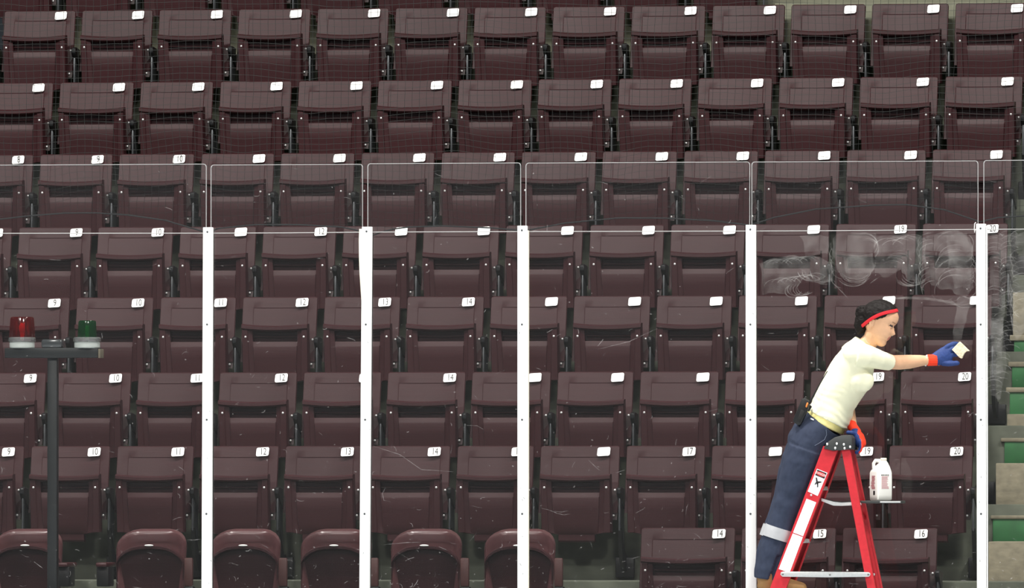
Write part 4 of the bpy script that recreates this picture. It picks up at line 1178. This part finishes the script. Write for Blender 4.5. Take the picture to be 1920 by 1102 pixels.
# far hand holding the cap of the ladder
bm = bmesh.new()
add_tube(bm, [W(1604, 812, -.365), W(1610, 820, -.366), W(1614, 830, -.367)], [.030, .034, .032], 16, [.036, .042, .044])
for k in range(4):
    yy = -.405 + k * .026
    add_tube(bm, [W(1614, 828, yy), W(1614.5, 837, yy), W(1612.5, 844, yy), W(1609, 847.5, yy), W(1606, 848, yy)], [.0135, .013, .012, .0115, .011], 10)
add_tube(bm, [W(1603, 813, -.39), W(1597, 811, -.41), W(1590, 810.5, -.42)], [.0145, .013, .012], 10)
gl2 = remeshed('glove', bm, .0032, 2)
gl2.materials.append(M['blue']); gl2.materials.append(M['orange'])
edge_ = lambda c: (c - W(1604, 815, -.25)).x > .022 + .0 * c.z
for p in gl2.polygons:
    if p.normal.x > .25 and p.center.x > W(1609, 825, -.37).x: p.material_index = 1
g2 = ppart('glove', gl2, None)
bm = bmesh.new(); add_tube(bm, [W(1596, 795, -.325), W(1599, 801, -.335), W(1604, 806, -.345), W(1608.5, 811, -.355)], [.030, .029, .026, .023], 18, caps=1)
sub('glove_cuff', remeshed('glove_cuff', bm, .0034, 2), 'orange', g2)
ppart('necklace', tube('necklace', [W(1621, 630, HY - .052), W(1622.5, 636, HY - .056), W(1626, 641.5, HY - .058), W(1631, 645, HY - .05)], .0012, 6), mat('silver_chain', srgb(220, 214, 200), .3, metal=.6))

# --- sponge held in the glove, radio clipped at the hip
M['sponge'] = mat('cream_sponge', srgb(234, 220, 190), .9, noise_amt=.12, nscale=(90, 90, 90), bump=.6)
sp = [(1799.3, 640), (1806, 646.5), (1812.8, 653), (1814.5, 655.8), (1817.5, 657), (1816.5, 658.2), (1811, 657.8), (1807.5, 662), (1804.8, 666), (1804.5, 670), (1802.4, 672.2), (1798, 669.5), (1795.5, 666.5), (1791, 661.5), (1784.6, 655.4), (1791, 648.5)]
me = prism('sponge', [W(x, y, -.118) for x, y in sp], (0, .030, 0), .0025)
so = link('sponge', me, 'sponge'); tag(so, 'torn square cream sponge held in the blue rubber glove', 'sponge')
ry = -.50
rd = empty('walkie_talkie', W(1503, 770, ry), 'black two-way radio with long thin antenna clipped at the back of the trousers', 'radio')
rinv = Matrix.Translation(-Vector(rd.location))
def rp(name, me, m):
    o = link(name, me, m, rd); o.matrix_parent_inverse = rinv; return o
rp('radio_case', prism('radio_case', [W(x, y, ry) for x, y in [(1487, 786), (1503, 748), (1509, 745), (1518, 753), (1515, 767), (1501, 796), (1496, 797), (1487.5, 791)]], (0, .038, 0), .004), 'iron')
rp('speaker_grille', prism('speaker_grille', [W(x, y, ry - .002) for x, y in [(1494.5, 788), (1502, 767), (1509, 770), (1500, 791)]], (0, .006, 0), .001), 'rubber')
rp('antenna', tube('antenna', [W(1517.5, 756, ry + .01), W(1524, 744, ry + .005), W(1538, 718, ry), W(1551, 696, ry - .012)], [.0062, .0055, .0034, .0026], 8), 'rubber')
rp('volume_knob', tube('volume_knob', [W(1512, 762, ry - .003), W(1514, 756, ry - .003)], .0055, 8), mat('orange_knob', srgb(216, 130, 60), .5))
rp('tuning_knob', tube('tuning_knob', [W(1508, 751, ry + .02), W(1511, 744.5, ry + .02)], .006, 8), 'iron')
rp('belt_clip', prism('belt_clip', [W(x, y, ry + .036) for x, y in [(1508, 752), (1514, 755), (1522, 762), (1516, 772)]], (0, .02, 0), .001), 'iron')
